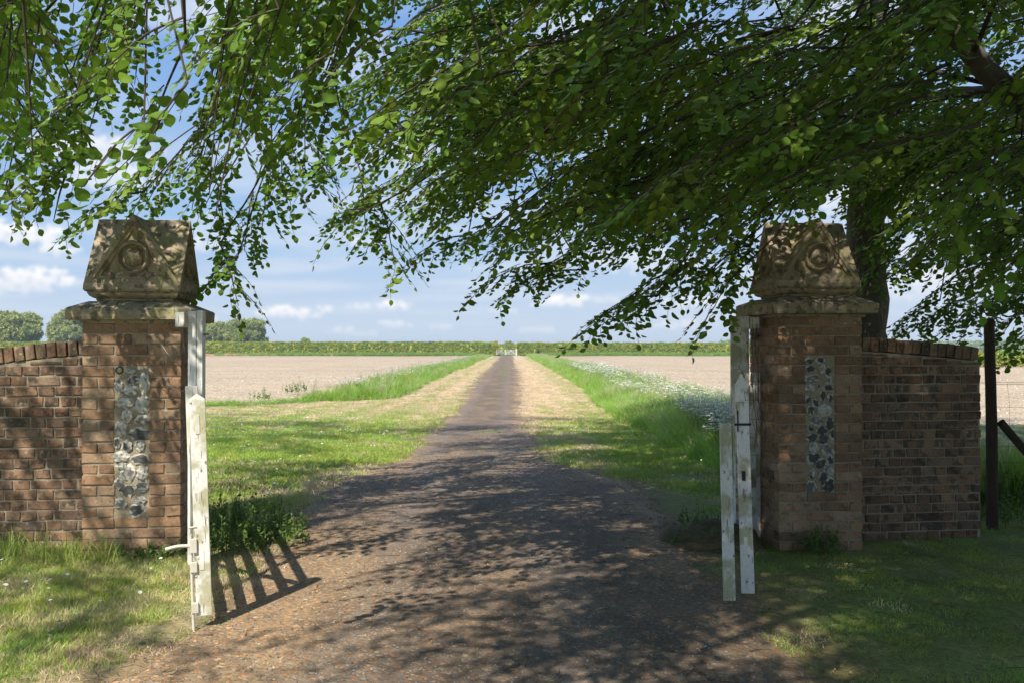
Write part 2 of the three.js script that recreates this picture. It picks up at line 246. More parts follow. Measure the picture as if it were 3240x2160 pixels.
function brickGeo(w, h, d, r) {
  const k = [w, h, d].map(v => v.toFixed(3)).join() + '|' + Math.floor(r() * 5);
  if (!brickCache[k]) {
    const g = box(w, h, d, 0.006, r() * 3, r() * 3), p = g.attributes.position, s = r() * 50;
    for (let i = 0; i < p.count; i++) { const x = p.getX(i), y = p.getY(i), z = p.getZ(i); p.setXYZ(i, x + 0.006 * n3(x * 14 + s, y * 20, z * 14), y + 0.005 * n3(x * 14, y * 20 + s, z * 14), z + 0.005 * n3(x * 14, y * 20, z * 14 + s)); }
    g.computeVertexNormals(); brickCache[k] = g;
  }
  return brickCache[k];
}
function putBrick(parent, x, y, z, w, h, d, mats, r) { const m = part('brick', brickGeo(w, h, d, r), mats[Math.floor(r() * mats.length)], parent); m.position.set(x + (r() - 0.5) * 0.004, y, z + (r() - 0.5) * 0.009); m.rotation.set((r() - 0.5) * 0.01, (r() - 0.5) * 0.012, (r() - 0.5) * 0.016); return m; }

// a flint: white rind round a dark broken face
function flintGeo(rx, ry, tone, seed) {
  const g = mergeVertices(clean2(new THREE.IcosahedronGeometry(1, 2))), p = g.attributes.position, cs = [], uv = []; const r = rng(seed), s = r() * 100, cut = mix(0.25, 0.6, r()), tx = (r() - 0.5) * 0.5, ty = (r() - 0.5) * 0.5;
  for (let i = 0; i < p.count; i++) {
    let x = p.getX(i), y = p.getY(i), z = p.getZ(i); const q = 1 + 0.34 * n3(x * 1.5 + s, y * 1.5, z * 1.5) + 0.22 * n3(x * 3 + s, y * 3, z * 3); x *= q; y *= q; z *= q;
    const lim = cut + tx * x + ty * y, core = z > lim && tone > 0; if (core) z = lim + 0.06 * n3(x * 4 + s, y * 4, 3);
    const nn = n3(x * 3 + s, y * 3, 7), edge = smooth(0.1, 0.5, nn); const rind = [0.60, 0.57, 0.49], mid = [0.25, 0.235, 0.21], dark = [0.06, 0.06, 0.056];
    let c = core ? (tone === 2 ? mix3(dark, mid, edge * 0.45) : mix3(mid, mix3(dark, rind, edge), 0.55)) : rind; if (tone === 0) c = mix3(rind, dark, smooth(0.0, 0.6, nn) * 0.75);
    cs.push(...c.map(v => v * (1 + 0.15 * n3(x * 8, y * 8, s)))); p.setXYZ(i, x * rx, y * ry, z * 0.022); uv.push(x * rx, y * ry);
  }
  g.setAttribute('color', new THREE.Float32BufferAttribute(cs, 3)); g.setAttribute('uv', new THREE.Float32BufferAttribute(uv, 2)); const flat = g.toNonIndexed(); flat.computeVertexNormals(); return flat;
}
function clean2(g) { const o = new THREE.BufferGeometry(); o.setAttribute('position', g.attributes.position); if (g.index) o.setIndex(g.index); return o; }
const flintMat = new THREE.MeshStandardMaterial({ vertexColors: true, roughness: 0.72, side: THREE.DoubleSide });

function squareRings(rings) {   // moulded square profile [[y, half], ...]
  const pos = [], uv = [], idx = []; let n = 0;
  for (let s = 0; s < 4; s++) { const a = s * Math.PI / 2, C = Math.cos(a), S = Math.sin(a); rings.forEach(([y, h], j) => { for (const t of [-1, 1]) { pos.push(C * t * h + S * h, y, -S * t * h + C * h); uv.push(t * h + s * 0.7, y + j * 0.02); } if (j) { const b = n + j * 2; idx.push(b - 2, b - 1, b, b, b - 1, b + 1); } }); n += rings.length * 2; }
  const cap = (y, h, up) => { const b = n; pos.push(-h, y, -h, h, y, -h, h, y, h, -h, y, h); uv.push(-h, -h, h, -h, h, h, -h, h); if (up) idx.push(b, b + 2, b + 1, b, b + 3, b + 2); else idx.push(b, b + 1, b + 2, b, b + 2, b + 3); n += 4; };
  cap(rings[0][0], rings[0][1], false); cap(rings.at(-1)[0], rings.at(-1)[1], true);
  return toCreasedNormals(geoFrom(pos, uv, idx), 0.6);
}
function roughen(g, amp, f, seed) { const p = g.attributes.position; for (let i = 0; i < p.count; i++) { const x = p.getX(i), y = p.getY(i), z = p.getZ(i); p.setXYZ(i, x + amp * n3(x * f + seed, y * f, z * f), y + amp * n3(x * f, y * f + seed, z * f), z + amp * n3(x * f, y * f, z * f + seed)); } return g; }
function prism(half, y0, y1, depth) { const s = new THREE.Shape([new THREE.Vector2(-half, y0), new THREE.Vector2(half, y0), new THREE.Vector2(0, y1)]); const g = new THREE.ExtrudeGeometry(s, { depth: depth * 2, bevelEnabled: false }); g.translate(0, 0, -depth); return g; }
function triFrame(h0, y0, y1, inset, depth, z0) {   // triangular ring
  const tri = (ins) => { const sl = Math.hypot(h0, y1 - y0), k = ins; const yb = y0 + k, yt = y1 - k * sl / h0, hb = h0 * (yt - yb) / (y1 - y0); return [[-hb, yb], [hb, yb], [0, yt]]; };
  const o = tri(inset[0]), i = tri(inset[1]); const s = new THREE.Shape(o.map(p => new THREE.Vector2(...p))); s.holes.push(new THREE.Path(i.map(p => new THREE.Vector2(...p)).reverse()));
  const g = new THREE.ExtrudeGeometry(s, { depth, bevelEnabled: true, bevelSize: 0.003, bevelThickness: 0.003, bevelSegments: 1 }); g.translate(0, 0, z0); return g;
}
function finial(parent, y, m) {
  const f = new THREE.Group(); f.name = 'finial'; f.position.y = y; parent.add(f);
  part('moulded_base', roughen(squareRings([[0, 0.25], [0.012, 0.262], [0.022, 0.262], [0.026, 0.276], [0.04, 0.296], [0.058, 0.306], [0.066, 0.306], [0.07, 0.318], [0.082, 0.327], [0.13, 0.327]]), 0.004, 9, 3), m, f);
  const apex = 0.615, zt = 0.297;
  const body = merge([prism(0.327, 0.12, apex, zt), prism(0.3268, 0.12, apex - 0.001, zt).rotateY(Math.PI / 2)]);
  part('gable_roof', body, m, f);
  for (let s = 0; s < 4; s++) {
    const q = s * Math.PI / 2;
    part('gable_frame', roughen(merge([triFrame(0.327, 0.12, apex, [0.004, 0.034], 0.026, zt), triFrame(0.327, 0.12, apex, [0.034, 0.058], 0.012, zt)]), 0.0025, 20, s).rotateY(q), m, f);
    const prof = [[0.088, 0], [0.089, 0.022], [0.094, 0.034], [0.102, 0.038], [0.111, 0.034], [0.116, 0.022], [0.117, 0]].map(p => new THREE.Vector2(...p));
    part('ring', roughen(new THREE.LatheGeometry(prof, 40).rotateX(Math.PI / 2).translate(0, 0.31, zt), 0.002, 25, s).rotateY(q), m, f);
    const bp = []; for (let i = 0; i <= 10; i++) { const a = i / 10 * Math.PI / 2; bp.push(new THREE.Vector2(0.066 * Math.cos(a), 0.05 * Math.sin(a))); }
    part('boss', roughen(new THREE.LatheGeometry(bp, 30).rotateX(Math.PI / 2).translate(0, 0.31, zt), 0.003, 22, s + 5).rotateY(q), m, f);
  }
  return f;
}
function pillar(label, pos, turn, courses, mats, panel, bed, stoneM, seed) {
  const g = thing('gate_pillar', label, 'gate pillar', pos, turn), r = rng(seed), S = 0.665, b = 0.215, hd = 0.1025, j = 0.01, C = 0.075, h = S / 2, top = courses * C;
  part('mortar_core', box(S - 0.016, top, S - 0.016, 0).translate(0, top / 2 - 0.002, 0), mortarMat, g);
  const p0 = panel.from, p1 = panel.to;
  for (let k = -2; k < courses; k++) {
    const y = k * C + 0.0375; const A = ((k % 2) + 2) % 2 === 1, inP = k >= p0 && k < p1;
    const sides = A ? [0, Math.PI] : [Math.PI / 2, -Math.PI / 2];
    for (const q of [0, Math.PI / 2, Math.PI, -Math.PI / 2]) {
      const full = sides.includes(q), front = q === 0, list = [];
      if (full) { for (let i = -1; i <= 1; i++) if (!(front && inP && i === 0)) list.push([i * (b + j), b]); }
      else if (front && inP) { list.push([-(b + j) + b / 2 - hd / 2, hd, 1], [(b + j) - b / 2 + hd / 2, hd, 1]); list.length = 0; list.push([-(h - hd - j) + hd / 2 - 0.0, hd], [(h - hd - j) - hd / 2, hd]); }
      else list.push([-(b + j) / 2, b], [(b + j) / 2, b]);
      for (const [o, w] of list) { const lx = o, lz = h - hd / 2, m = putBrick(g, 0, y, 0, w, 0.065, hd, mats, r); const x = lx * Math.cos(q) + lz * Math.sin(q), z = -lx * Math.sin(q) + lz * Math.cos(q); m.position.x += x; m.position.z += z; m.rotation.y += q; }
    }
  }
  // flint panel let into the front face
  const pw = 0.232, ph = (p1 - p0) * C - 0.006, py = (p0 + p1) / 2 * C; 
  const bg = new THREE.PlaneGeometry(pw, ph, 16, 60), bpz = bg.attributes.position; for (let i = 0; i < bpz.count; i++) { const x = bpz.getX(i), y = bpz.getY(i); bpz.setZ(i, 0.007 * fbm(x * 14 + seed, y * 14, 3)); }
  const bu = bg.attributes.uv; for (let i = 0; i < bu.count; i++) bu.setXY(i, bpz.getX(i), bpz.getY(i)); bg.computeVertexNormals();
  const bd = part('flint_panel', bg, bed, g); bd.position.set(panel.x ?? 0, py, h - 0.008);
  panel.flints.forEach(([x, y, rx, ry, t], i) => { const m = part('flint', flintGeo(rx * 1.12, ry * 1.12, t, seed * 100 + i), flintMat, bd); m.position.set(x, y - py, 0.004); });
  if (panel.hole) part('pipe_hole', new THREE.LatheGeometry([[0.02, 0.004], [0.026, 0.006], [0.027, 0], [0.02, -0.03], [0, -0.035]].map(p => new THREE.Vector2(...p)), 20).rotateX(Math.PI / 2).translate(panel.hole[0], panel.hole[1] - py, 0.002), ironMat, bd);
  const cs = part('capstone', roughen(squareRings([[0, h + 0.012], [0.018, h + 0.014], [0.022, h + 0.075], [0.026, h + 0.082], [0.098, h + 0.085], [0.108, h + 0.078], [0.155, h - 0.03]]), 0.006, 7, seed), stoneM, g); cs.position.y = top - 0.004; cs.rotation.y = panel.twist ?? 0;
  const f = finial(g, top + 0.148, stoneM); f.rotation.y = (r() - 0.5) * 0.03;
  return g;
}
const ironMat = new THREE.MeshStandardMaterial({ color: col(0.03, 0.028, 0.026), roughness: 0.6, metalness: 0.3, side: THREE.DoubleSide });
const tone = { w: 0, g: 1, d: 2 };
const PHI_L = -6.5 * Math.PI / 180, PHI_R = -4.5 * Math.PI / 180;
const fl = (list, ox, oy, s, y0) => list.map(([x, y, a, b, t]) => [(x - ox) / s, y0 + (oy - y) / s, a / s, b / s, tone[t]]);
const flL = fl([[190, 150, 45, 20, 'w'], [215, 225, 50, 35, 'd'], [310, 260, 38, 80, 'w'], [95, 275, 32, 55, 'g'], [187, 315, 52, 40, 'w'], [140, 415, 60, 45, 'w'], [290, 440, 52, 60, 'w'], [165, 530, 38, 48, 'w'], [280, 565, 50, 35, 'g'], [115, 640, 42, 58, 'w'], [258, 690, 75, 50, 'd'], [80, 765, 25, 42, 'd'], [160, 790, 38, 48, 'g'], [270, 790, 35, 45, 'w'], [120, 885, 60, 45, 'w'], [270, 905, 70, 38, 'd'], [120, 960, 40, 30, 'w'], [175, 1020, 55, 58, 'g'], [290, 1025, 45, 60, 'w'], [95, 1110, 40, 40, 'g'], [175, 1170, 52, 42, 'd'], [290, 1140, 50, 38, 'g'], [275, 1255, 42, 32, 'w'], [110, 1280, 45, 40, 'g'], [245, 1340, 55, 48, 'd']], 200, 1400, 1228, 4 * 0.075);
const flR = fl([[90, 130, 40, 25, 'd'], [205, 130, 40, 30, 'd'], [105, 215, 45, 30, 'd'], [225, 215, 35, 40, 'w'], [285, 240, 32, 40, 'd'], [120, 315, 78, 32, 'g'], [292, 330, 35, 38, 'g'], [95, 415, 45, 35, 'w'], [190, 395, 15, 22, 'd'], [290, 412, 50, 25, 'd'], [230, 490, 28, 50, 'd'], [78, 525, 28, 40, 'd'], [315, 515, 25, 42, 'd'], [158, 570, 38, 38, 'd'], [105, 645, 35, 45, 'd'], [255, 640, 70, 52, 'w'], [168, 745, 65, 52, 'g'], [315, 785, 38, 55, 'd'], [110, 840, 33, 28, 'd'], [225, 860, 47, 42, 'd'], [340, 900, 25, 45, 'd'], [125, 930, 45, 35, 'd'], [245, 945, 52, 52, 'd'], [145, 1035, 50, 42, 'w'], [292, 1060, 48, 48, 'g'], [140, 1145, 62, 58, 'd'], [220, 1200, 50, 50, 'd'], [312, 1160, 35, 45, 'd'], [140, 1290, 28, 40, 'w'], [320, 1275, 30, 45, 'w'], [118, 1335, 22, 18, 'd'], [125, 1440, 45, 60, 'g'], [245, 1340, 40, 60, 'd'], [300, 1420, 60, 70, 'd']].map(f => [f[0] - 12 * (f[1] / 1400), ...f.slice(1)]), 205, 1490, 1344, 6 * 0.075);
// front face centres from the photo: left pillar at depth 6.6, right pillar at 7.3
const dLp = 6.6, dRp = 7.3, S2 = 0.3325;
const cL = at((263 + 569) / 2, 1100, dLp), cR = at((2464 + 2729) / 2, 1100, dRp);
const pL = [cL.x + Math.sin(PHI_L) * S2, 0.02, -dLp - Math.cos(PHI_L) * S2], pR = [cR.x + Math.sin(PHI_R) * S2, -0.06, -dRp - Math.cos(PHI_R) * S2];
const GL = pillar('brick gate pillar by the lawn, pale flint panel, gabled stone finial', pL, -PHI_L, 22, pillarBrick, { from: 4, to: 18, flints: flL, hole: [-0.085, 1.325] }, bedMat, stoneMat, 7);
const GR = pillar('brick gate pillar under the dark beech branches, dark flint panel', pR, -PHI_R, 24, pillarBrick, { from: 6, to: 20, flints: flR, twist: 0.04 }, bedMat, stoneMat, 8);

function wall(name, label, pos, turn, len, dir, topFn, mats, seed) {
  const g = thing(name, label, 'brick wall', pos, turn), r = rng(seed), C = 0.075, T = 0.215;
  const shape = [[0, -0.25]]; for (let i = 0; i <= 20; i++) shape.push([dir * len * i / 20, topFn(len * i / 20) - 0.115]); shape.push([dir * len, -0.25]);
  const s = new THREE.Shape([...shape].map(p => new THREE.Vector2(...p))), core = new THREE.ExtrudeGeometry(s, { depth: T - 0.016, bevelEnabled: false }); core.translate(0, 0, -T / 2 + 0.008); core.scale(1 - 0.006 / len, 1, 1);
  part('mortar_core', core, mortarMat, g);
  for (let k = -2; k < 24; k++) {
    let x = -(k % 2 ? 0.0 : 0.06) - (r() < 0.5 ? 0.02 : 0), n = k % 2;
    while (x < len) {
      const hdr = n % 2 === 1 || r() < 0.28; let w = hdr ? 0.1025 : 0.215; w += (r() - 0.5) * 0.008; n++;
      let x0 = Math.max(x, 0), x1 = Math.min(x + w, len - (k % 2 ? 0 : 0.003)); x += w + 0.010; if (x1 - x0 < 0.03) continue;
      if (x0 < 0.001) x0 = 0; const lim = Math.min(topFn(x0), topFn(x1)) - 0.117, y0 = k * C + 0.005, y1 = Math.min(y0 + 0.065, lim - 0.006); if (y1 - y0 < 0.012) continue;
      putBrick(g, dir * (x0 + x1) / 2, (y0 + y1) / 2, 0, x1 - x0, y1 - y0, T, mats, r);
    }
  }
  for (let x = 0.004; x + 0.06 < len; x += 0.0735) { const m = putBrick(g, dir * (x + 0.0325), topFn(x + 0.03) - 0.057 + (r() - 0.5) * 0.008, 0, 0.065, 0.108, T + 0.004, mats, r); m.rotation.z += -dir * Math.atan((topFn(x) - topFn(x + 0.07)) / 0.07); }
  return g;
}
{ // walls butt against the outer sides of the pillars
  const eL = V(-S2 - 0.002, 0, -0.14).applyAxisAngle(V(0, 1, 0), -PHI_L).add(V(pL[0], 0.02, pL[2]));
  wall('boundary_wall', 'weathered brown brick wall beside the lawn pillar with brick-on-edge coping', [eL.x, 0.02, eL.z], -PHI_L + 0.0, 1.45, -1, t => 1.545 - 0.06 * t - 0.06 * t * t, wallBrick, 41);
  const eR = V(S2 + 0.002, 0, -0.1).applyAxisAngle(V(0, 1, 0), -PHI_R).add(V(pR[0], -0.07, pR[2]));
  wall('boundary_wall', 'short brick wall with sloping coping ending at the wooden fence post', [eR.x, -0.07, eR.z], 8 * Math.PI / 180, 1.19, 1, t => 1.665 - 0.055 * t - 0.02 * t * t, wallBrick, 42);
}
console.log('masonry');

// ---------------------------------------------------------------- gates, posts, wires, fence
const T_paint = metres(canvasTex(1024, (u, v) => {   // old white paint: grain, cracks along v, algae and bare patches
  const g = pf(u * 1, v * 0.12, 64, 3), n = pf(u, v, 6, 5), w = pf(u + 0.3, v + 0.2, 5, 5), f = pf(u, v, 60, 3);
  let c = [0.80, 0.785, 0.73].map(x => x * (0.88 + 0.2 * f)); c = mix3(c, [0.42, 0.40, 0.22], 0.85 * smooth(0.50, 0.66, n)); c = mix3(c, [0.25, 0.19, 0.13], 0.9 * smooth(0.60, 0.70, w + 0.25 * (g - 0.5))); return [...c, 0.5 + 0.3 * g - 0.4 * smooth(0.60, 0.70, w)]; },
  [{ n: 220, r0: 0.0008, r1: 0.0018, aspect: 22, turn: Math.PI / 2, spread: 0.08, h: -0.4, color: r => [0.12, 0.10, 0.08] }, { n: 140, r0: 0.002, r1: 0.007, rough: 0.5, aspect: 1.8, turn: 1.57, h: -0.3, color: r => [0.27, 0.20, 0.14] }], 51), 0.9);
const T_paint2 = metres(canvasTex(1024, (u, v) => {   // cleaner paint, streaked
  const g = pf(u, v * 0.1, 64, 3), n = pf(u, v, 5, 5), f = pf(u, v, 90, 2);
  let c = [0.84, 0.825, 0.78].map(x => x * (0.92 + 0.12 * f)); c = mix3(c, [0.52, 0.50, 0.34], 0.7 * smooth(0.56, 0.75, n)); return [...c, 0.5 + 0.4 * g]; },
  [{ n: 90, r0: 0.0008, r1: 0.0016, aspect: 24, turn: Math.PI / 2, spread: 0.06, h: -0.4, color: r => [0.18, 0.15, 0.11] }, { n: 60, r0: 0.001, r1: 0.004, rough: 0.5, aspect: 1.5, h: -0.3, color: r => [0.30, 0.22, 0.15] }], 52), 1.1);
const T_bark = metres(canvasTex(512, (u, v) => { const n = pf(u, v, 6, 5), g = pf(u, v * 0.25, 48, 3); const k = 0.6 + 0.5 * (n - 0.5) + 0.4 * (g - 0.5); return [k, k, k * 0.95, g]; }, [], 53), 1.0);
const paintOld = mat(0xffffff, 0.75, T_paint, 0.002), paintNew = mat(0xffffff, 0.7, T_paint2, 0.0015);
const postWood = mat(col(0.11, 0.075, 0.05), 0.95, T_bark, 0.006), wireMat = new THREE.MeshStandardMaterial({ color: col(0.28, 0.25, 0.22), roughness: 0.5, metalness: 0.6 }), rustWire = new THREE.MeshStandardMaterial({ color: col(0.16, 0.10, 0.07), roughness: 0.8, metalness: 0.3 });
const boltMat = mat(col(0.75, 0.72, 0.64), 0.6, T_paint2, 0.001);

// gate leaf in its own frame: x from the hinge to the free end, y up
function gateLeaf(label, hinge, free, lean, L, hgt, m, m2, pointed, group) {
  const dir = Math.atan2(-(free.z - hinge.z), free.x - hinge.x);
  const g = thing('gate_leaf', label, 'gate', [hinge.x, hinge.y, hinge.z], dir); g.rotation.order = 'YXZ'; g.rotation.x = lean;
  const st = 0.078;
  const stile = (x, top) => { const b = box(0.07, top, st, 0.004, R0(), R0()); b.translate(x, top / 2, 0); return b; };
  const sf = part('closing_stile', pointed ? merge([stile(L - 0.035, hgt - 0.10), prism(st / 2, 0, 0.075, 0.035).rotateY(Math.PI / 2).translate(L - 0.035, hgt - 0.075, 0), box(0.066, 0.05, st - 0.006, 0.002).translate(L - 0.035, hgt - 0.10, 0)]) : merge([stile(L - 0.035, hgt - 0.03), prism(st / 2, 0, 0.028, 0.034).rotateY(Math.PI / 2).scale(1, 1, 1).translate(L - 0.035, hgt - 0.031, 0)]), m, g);
  part('hanging_stile', stile(0.04, hgt - 0.02), m2, g);
  const ys = [0.09, 0.29, 0.5, 0.75, hgt - 0.16];
  for (const y of ys) part('rail', box(L - 0.14, 0.07, 0.03, 0.003, R0(), R0()).translate(L / 2, y, 0), m2, g);
  part('brace', beam(V(0.09, 0.12, 0.028), V(L - 0.1, hgt - 0.2, 0.028), 0.06, 0.024), m2, g);
  part('middle_picket', box(0.06, hgt - 0.15, 0.024, 0.003, R0(), R0()).translate(L * 0.5, hgt / 2 - 0.03, -0.029), m2, g);
  // through tenons showing on the closing stile
  for (const y of ys.filter((_, i) => i === 1 || i === 4)) part('tenon', box(0.012, 0.10, 0.022, 0.001, R0(), R0()).translate(L + 0.0005 - 0.0035, y, 0.004), m2, sf);
  return g;
}
const freeL = at(646, 1953, 4.92), hingeL = at(622, 1500, 6.38); freeL.y = hingeL.y = gh(-1.6, 4.9) + 0.075;
const leafL = gateLeaf('open white gate leaf with drop bolt in front of the lawn pillar', hingeL, freeL, 0.033, hingeL.distanceTo(freeL), 1.155, paintOld, paintNew, false);
{ // drop bolt on the closing stile
  const L = hingeL.distanceTo(freeL), b = new THREE.Group(); b.name = 'drop_bolt'; leafL.add(b); b.position.set(L - 0.0, 0, 0.055); b.rotation.y = 0; b.scale.z = -1;
  part('rod', tube([V(0, -0.075, 0), V(0, 0.2, 0), V(0, 0.43, 0)], 0.0085, 0.0085, 10, 4), boltMat, b);
  part('handle', tube([V(0, 0.37, 0), V(-0.0, 0.375, -0.06), V(0, 0.365, -0.125)], 0.0095, 0.0095, 10, 4), boltMat, b);
  part('keeper', box(0.03, 0.075, 0.035, 0.004).translate(0, 0.37, 0.012), boltMat, b);
  for (const y of [0.05, 0.26]) part('bracket', box(0.03, 0.055, 0.036, 0.004).translate(0, y, 0.01), boltMat, b);
  part('pin', tube([V(0, 0.465, -0.01), V(0, 0.466, 0.03)], 0.005, 0.005, 8, 1), boltMat, b);
}
const freeR = at(2368, 1890, 5.72), hingeR = at(2345, 1500, 7.58); freeR.y = hingeR.y = gh(1.42, 5.7) + 0.03;
const leafR = gateLeaf('open dull white gate leaf with pointed stile in front of the shaded pillar', hingeR, freeR, 0.03, hingeR.distanceTo(freeR), 1.33, paintOld, paintOld, true);
{ const L = hingeR.distanceTo(freeR);
  part('iron_strap', box(0.012, 0.014, 0.098, 0.002).translate(L + 0.003, 1.02, 0), ironMat, leafR); part('latch_bar', box(0.016, 0.13, 0.008, 0.002).translate(L + 0.002, 1.04, 0.049).rotateX(-0.02), ironMat, leafR);
  part('lock_slot', box(0.004, 0.06, 0.022, 0.001).translate(L + 0.0005, 0.71, 0.004), ironMat, leafR);
  for (const y of [1.12, 1.2]) part('rail_cap', box(0.006, 0.075, 0.079, 0.002, R0(), R0()).translate(L + 0.002, y, 0), paintOld, leafR);
}
{ // loose board leaning against the right leaf
  const a = at(2309, 1888, 5.62), b = at(2313, 1338, 5.75); a.y = gh(a.x, 5.62) + 0.0;
  const g = thing('loose_board', 'loose weathered board leaning upright against the dull white gate', 'board', [a.x, a.y, a.z]);
  const e = b.clone().sub(a); part('board', beam(V(0, 0, 0), e, 0.074, 0.02), paintOld, g).rotation.y = 0.25;
}
function gatePost(label, x, d, w, top, m, seed) { const g = thing('gate_post', label, 'gate post', [x, gh(x, d), -d], 0.08); part('post', box(w, top + 0.3, 0.1, 0.005, seed, seed).translate(0, top / 2 - 0.15, 0), m, g); return g; }
{ const p = at(612, 1100, 6.46), g = gatePost('cracked white gate post against the lawn pillar', p.x, 6.46, 0.054, 1.72, paintNew, 2.2);
  part('facing_board', box(0.04, 1.73, 0.09, 0.004, 3, 1).translate(0.048, 0.86, -0.004), paintNew, g);
  part('top_block', box(0.062, 0.10, 0.12, 0.006, 1, 2).translate(-0.06, 1.66, 0.07), paintOld, g);
  part('hinge_pin', tube([V(0.06, 1.56, 0.0), V(0.1, 1.565, 0.01)], 0.006, 0.006, 8, 1), rustWire, g);
  const q = at(2345, 1100, 7.66), r = gatePost('dull white gate post against the shaded pillar', q.x, 7.66, 0.1, 1.79, paintOld, 4.4);
  part('nailed_board', box(0.15, 0.73, 0.022, 0.003, 5, 5).translate(-0.03, 1.43, 0.062), paintOld, r);
  part('top_block', box(0.05, 0.09, 0.2, 0.005, 6, 6).translate(0.077, 1.74, 0.05), paintOld, r);
  part('strut', beam(V(0.085, 1.70, 0.06), V(0.15, 1.62, -0.12), 0.04, 0.04), paintOld, r);
  part('side_board', box(0.05, 1.25, 0.02, 0.003, 7, 7).translate(0.085, 0.62, 0.03), paintOld, r);
  part('side_board', box(0.06, 1.35, 0.02, 0.003, 8, 7).translate(0.135, 0.67, -0.02), paintOld, r);
}
function wires(name, label, strands, r, m) { const g = thing(name, label, 'wire'); for (const s of strands) part('strand', tube(s, r, r, 5, Math.max(6, s.length * 4)), m, g); return g; }
{ // loose wire by the left post
  const r = rng(61), st = [], A = (x, y, d) => at(x, y, d);
  st.push([A(549, 972, 6.46), A(556, 1010, 6.44), A(560, 1045, 6.46)], [A(480, 1160, 6.5), A(520, 1130, 6.46), A(570, 1105, 6.5), A(600, 1090, 6.7)], [A(505, 1082, 6.5), A(540, 1130, 6.47), A(590, 1168, 6.6)], [A(470, 1168, 6.5), A(510, 1195, 6.46), A(545, 1218, 6.46), A(585, 1240, 6.6)], [A(572, 1240, 6.5), A(590, 1225, 6.6), A(602, 1215, 6.75)], [A(520, 1450, 6.5), A(560, 1410, 6.46), A(595, 1365, 6.6), A(600, 1320, 6.75)], [A(545, 1415, 6.48), A(580, 1430, 6.5), A(600, 1440, 6.7)], [A(540, 1200, 6.5), A(548, 1185, 6.44), A(560, 1172, 6.5)]);
  for (let k = 0; k < 7; k++) st.push([A(566 + k * 2, 1020, 6.5), A(572 + 4 * r() + k, 1060 + 20 * r(), 6.48 + 0.1 * r()), A(580 + 8 * r() + k, 1110 + 20 * r(), 6.55 + 0.2 * r()), A(588 + 12 * r(), 1155 + 30 * r(), 6.7 + 0.1 * r())]);
  wires('wire_tangle', 'loose wire strands tangled round the cracked white gate post', st, 0.0022, wireMat);
  const s2 = []; for (let k = 0; k < 10; k++) { const x0 = 2366 + 40 * r(), pts = []; for (let j = 0; j <= 8; j++) pts.push(A(x0 + 2.2 * k - 8 + 14 * (r() - 0.5) + j * 2.5, 1055 + j * 44 + 14 * (r() - 0.5), 7.0 + 0.2 * r())); s2.push(pts); }
  for (let k = 0; k < 7; k++) { const y = 1088 + k * 58; s2.push([A(2366 + k * 2, y + 6 * r(), 7.05), A(2388 + k * 3, y + 6 * r(), 7.0), A(2405 + k * 3, y + 8 * r(), 7.1), A(2424 + k * 2, y + 10 * r(), 7.2)]); }
  wires('wire_netting', 'crumpled wire netting hanging between dull white post and shaded pillar', s2, 0.0019, rustWire);
}
{ // stock fence right of the wall
  const b = at(3140, 1669, 8.2), x0 = b.x, d0 = 8.2, gy = gh(x0, d0) - 0.05;
  const g = thing('stock_fence', 'wire stock fence with dark wooden posts and a diagonal strut', 'fence', [x0, gy, -d0], -0.05);
  const top = at(3130, 1010, d0).y - gy, post = (x, h) => { const t = tube([V(x, -0.3, 0), V(x - 0.005, h * 0.5, 0.01), V(x - 0.02, h, 0)], 0.05, 0.043, 14, 10); const cap = new THREE.CircleGeometry(0.043, 14).rotateX(-Math.PI / 2).translate(x - 0.02, h, 0); return merge([roughen(t, 0.003, 12, x), cap]); };
  part('post', post(0, top), postWood, g); part('post', post(2.6, 1.4), postWood, g);
  part('strut', tube([V(0.06, 0.98, 0.03), V(0.95, -0.1, 0.06)], 0.036, 0.036, 10, 4), postWood, g);
  for (const y of [1.30, 1.315, 1.1, 0.93, 0.76, 0.62, 0.48, 0.36, 0.24]) part('line_wire', tube([V(-0.3, y + 0.01, -0.055), V(0.5, y - 0.004, -0.055), V(1.4, y - 0.01, -0.055), V(2.6, y + 0.006, -0.055)], 0.0014, 0.0014, 4, 8), rustWire, g);
  for (let k = 0; k < 16; k++) { const x = -0.2 + k * 0.18 + 0.01 * Math.sin(k * 7); part('stay_wire', tube([V(x, 0.22, -0.056), V(x + 0.012 * Math.sin(k * 3), 0.7, -0.056), V(x + 0.01, 1.10, -0.056), V(x - 0.012, 1.31, -0.056)], 0.0012, 0.0012, 4, 6), rustWire, g); }
}
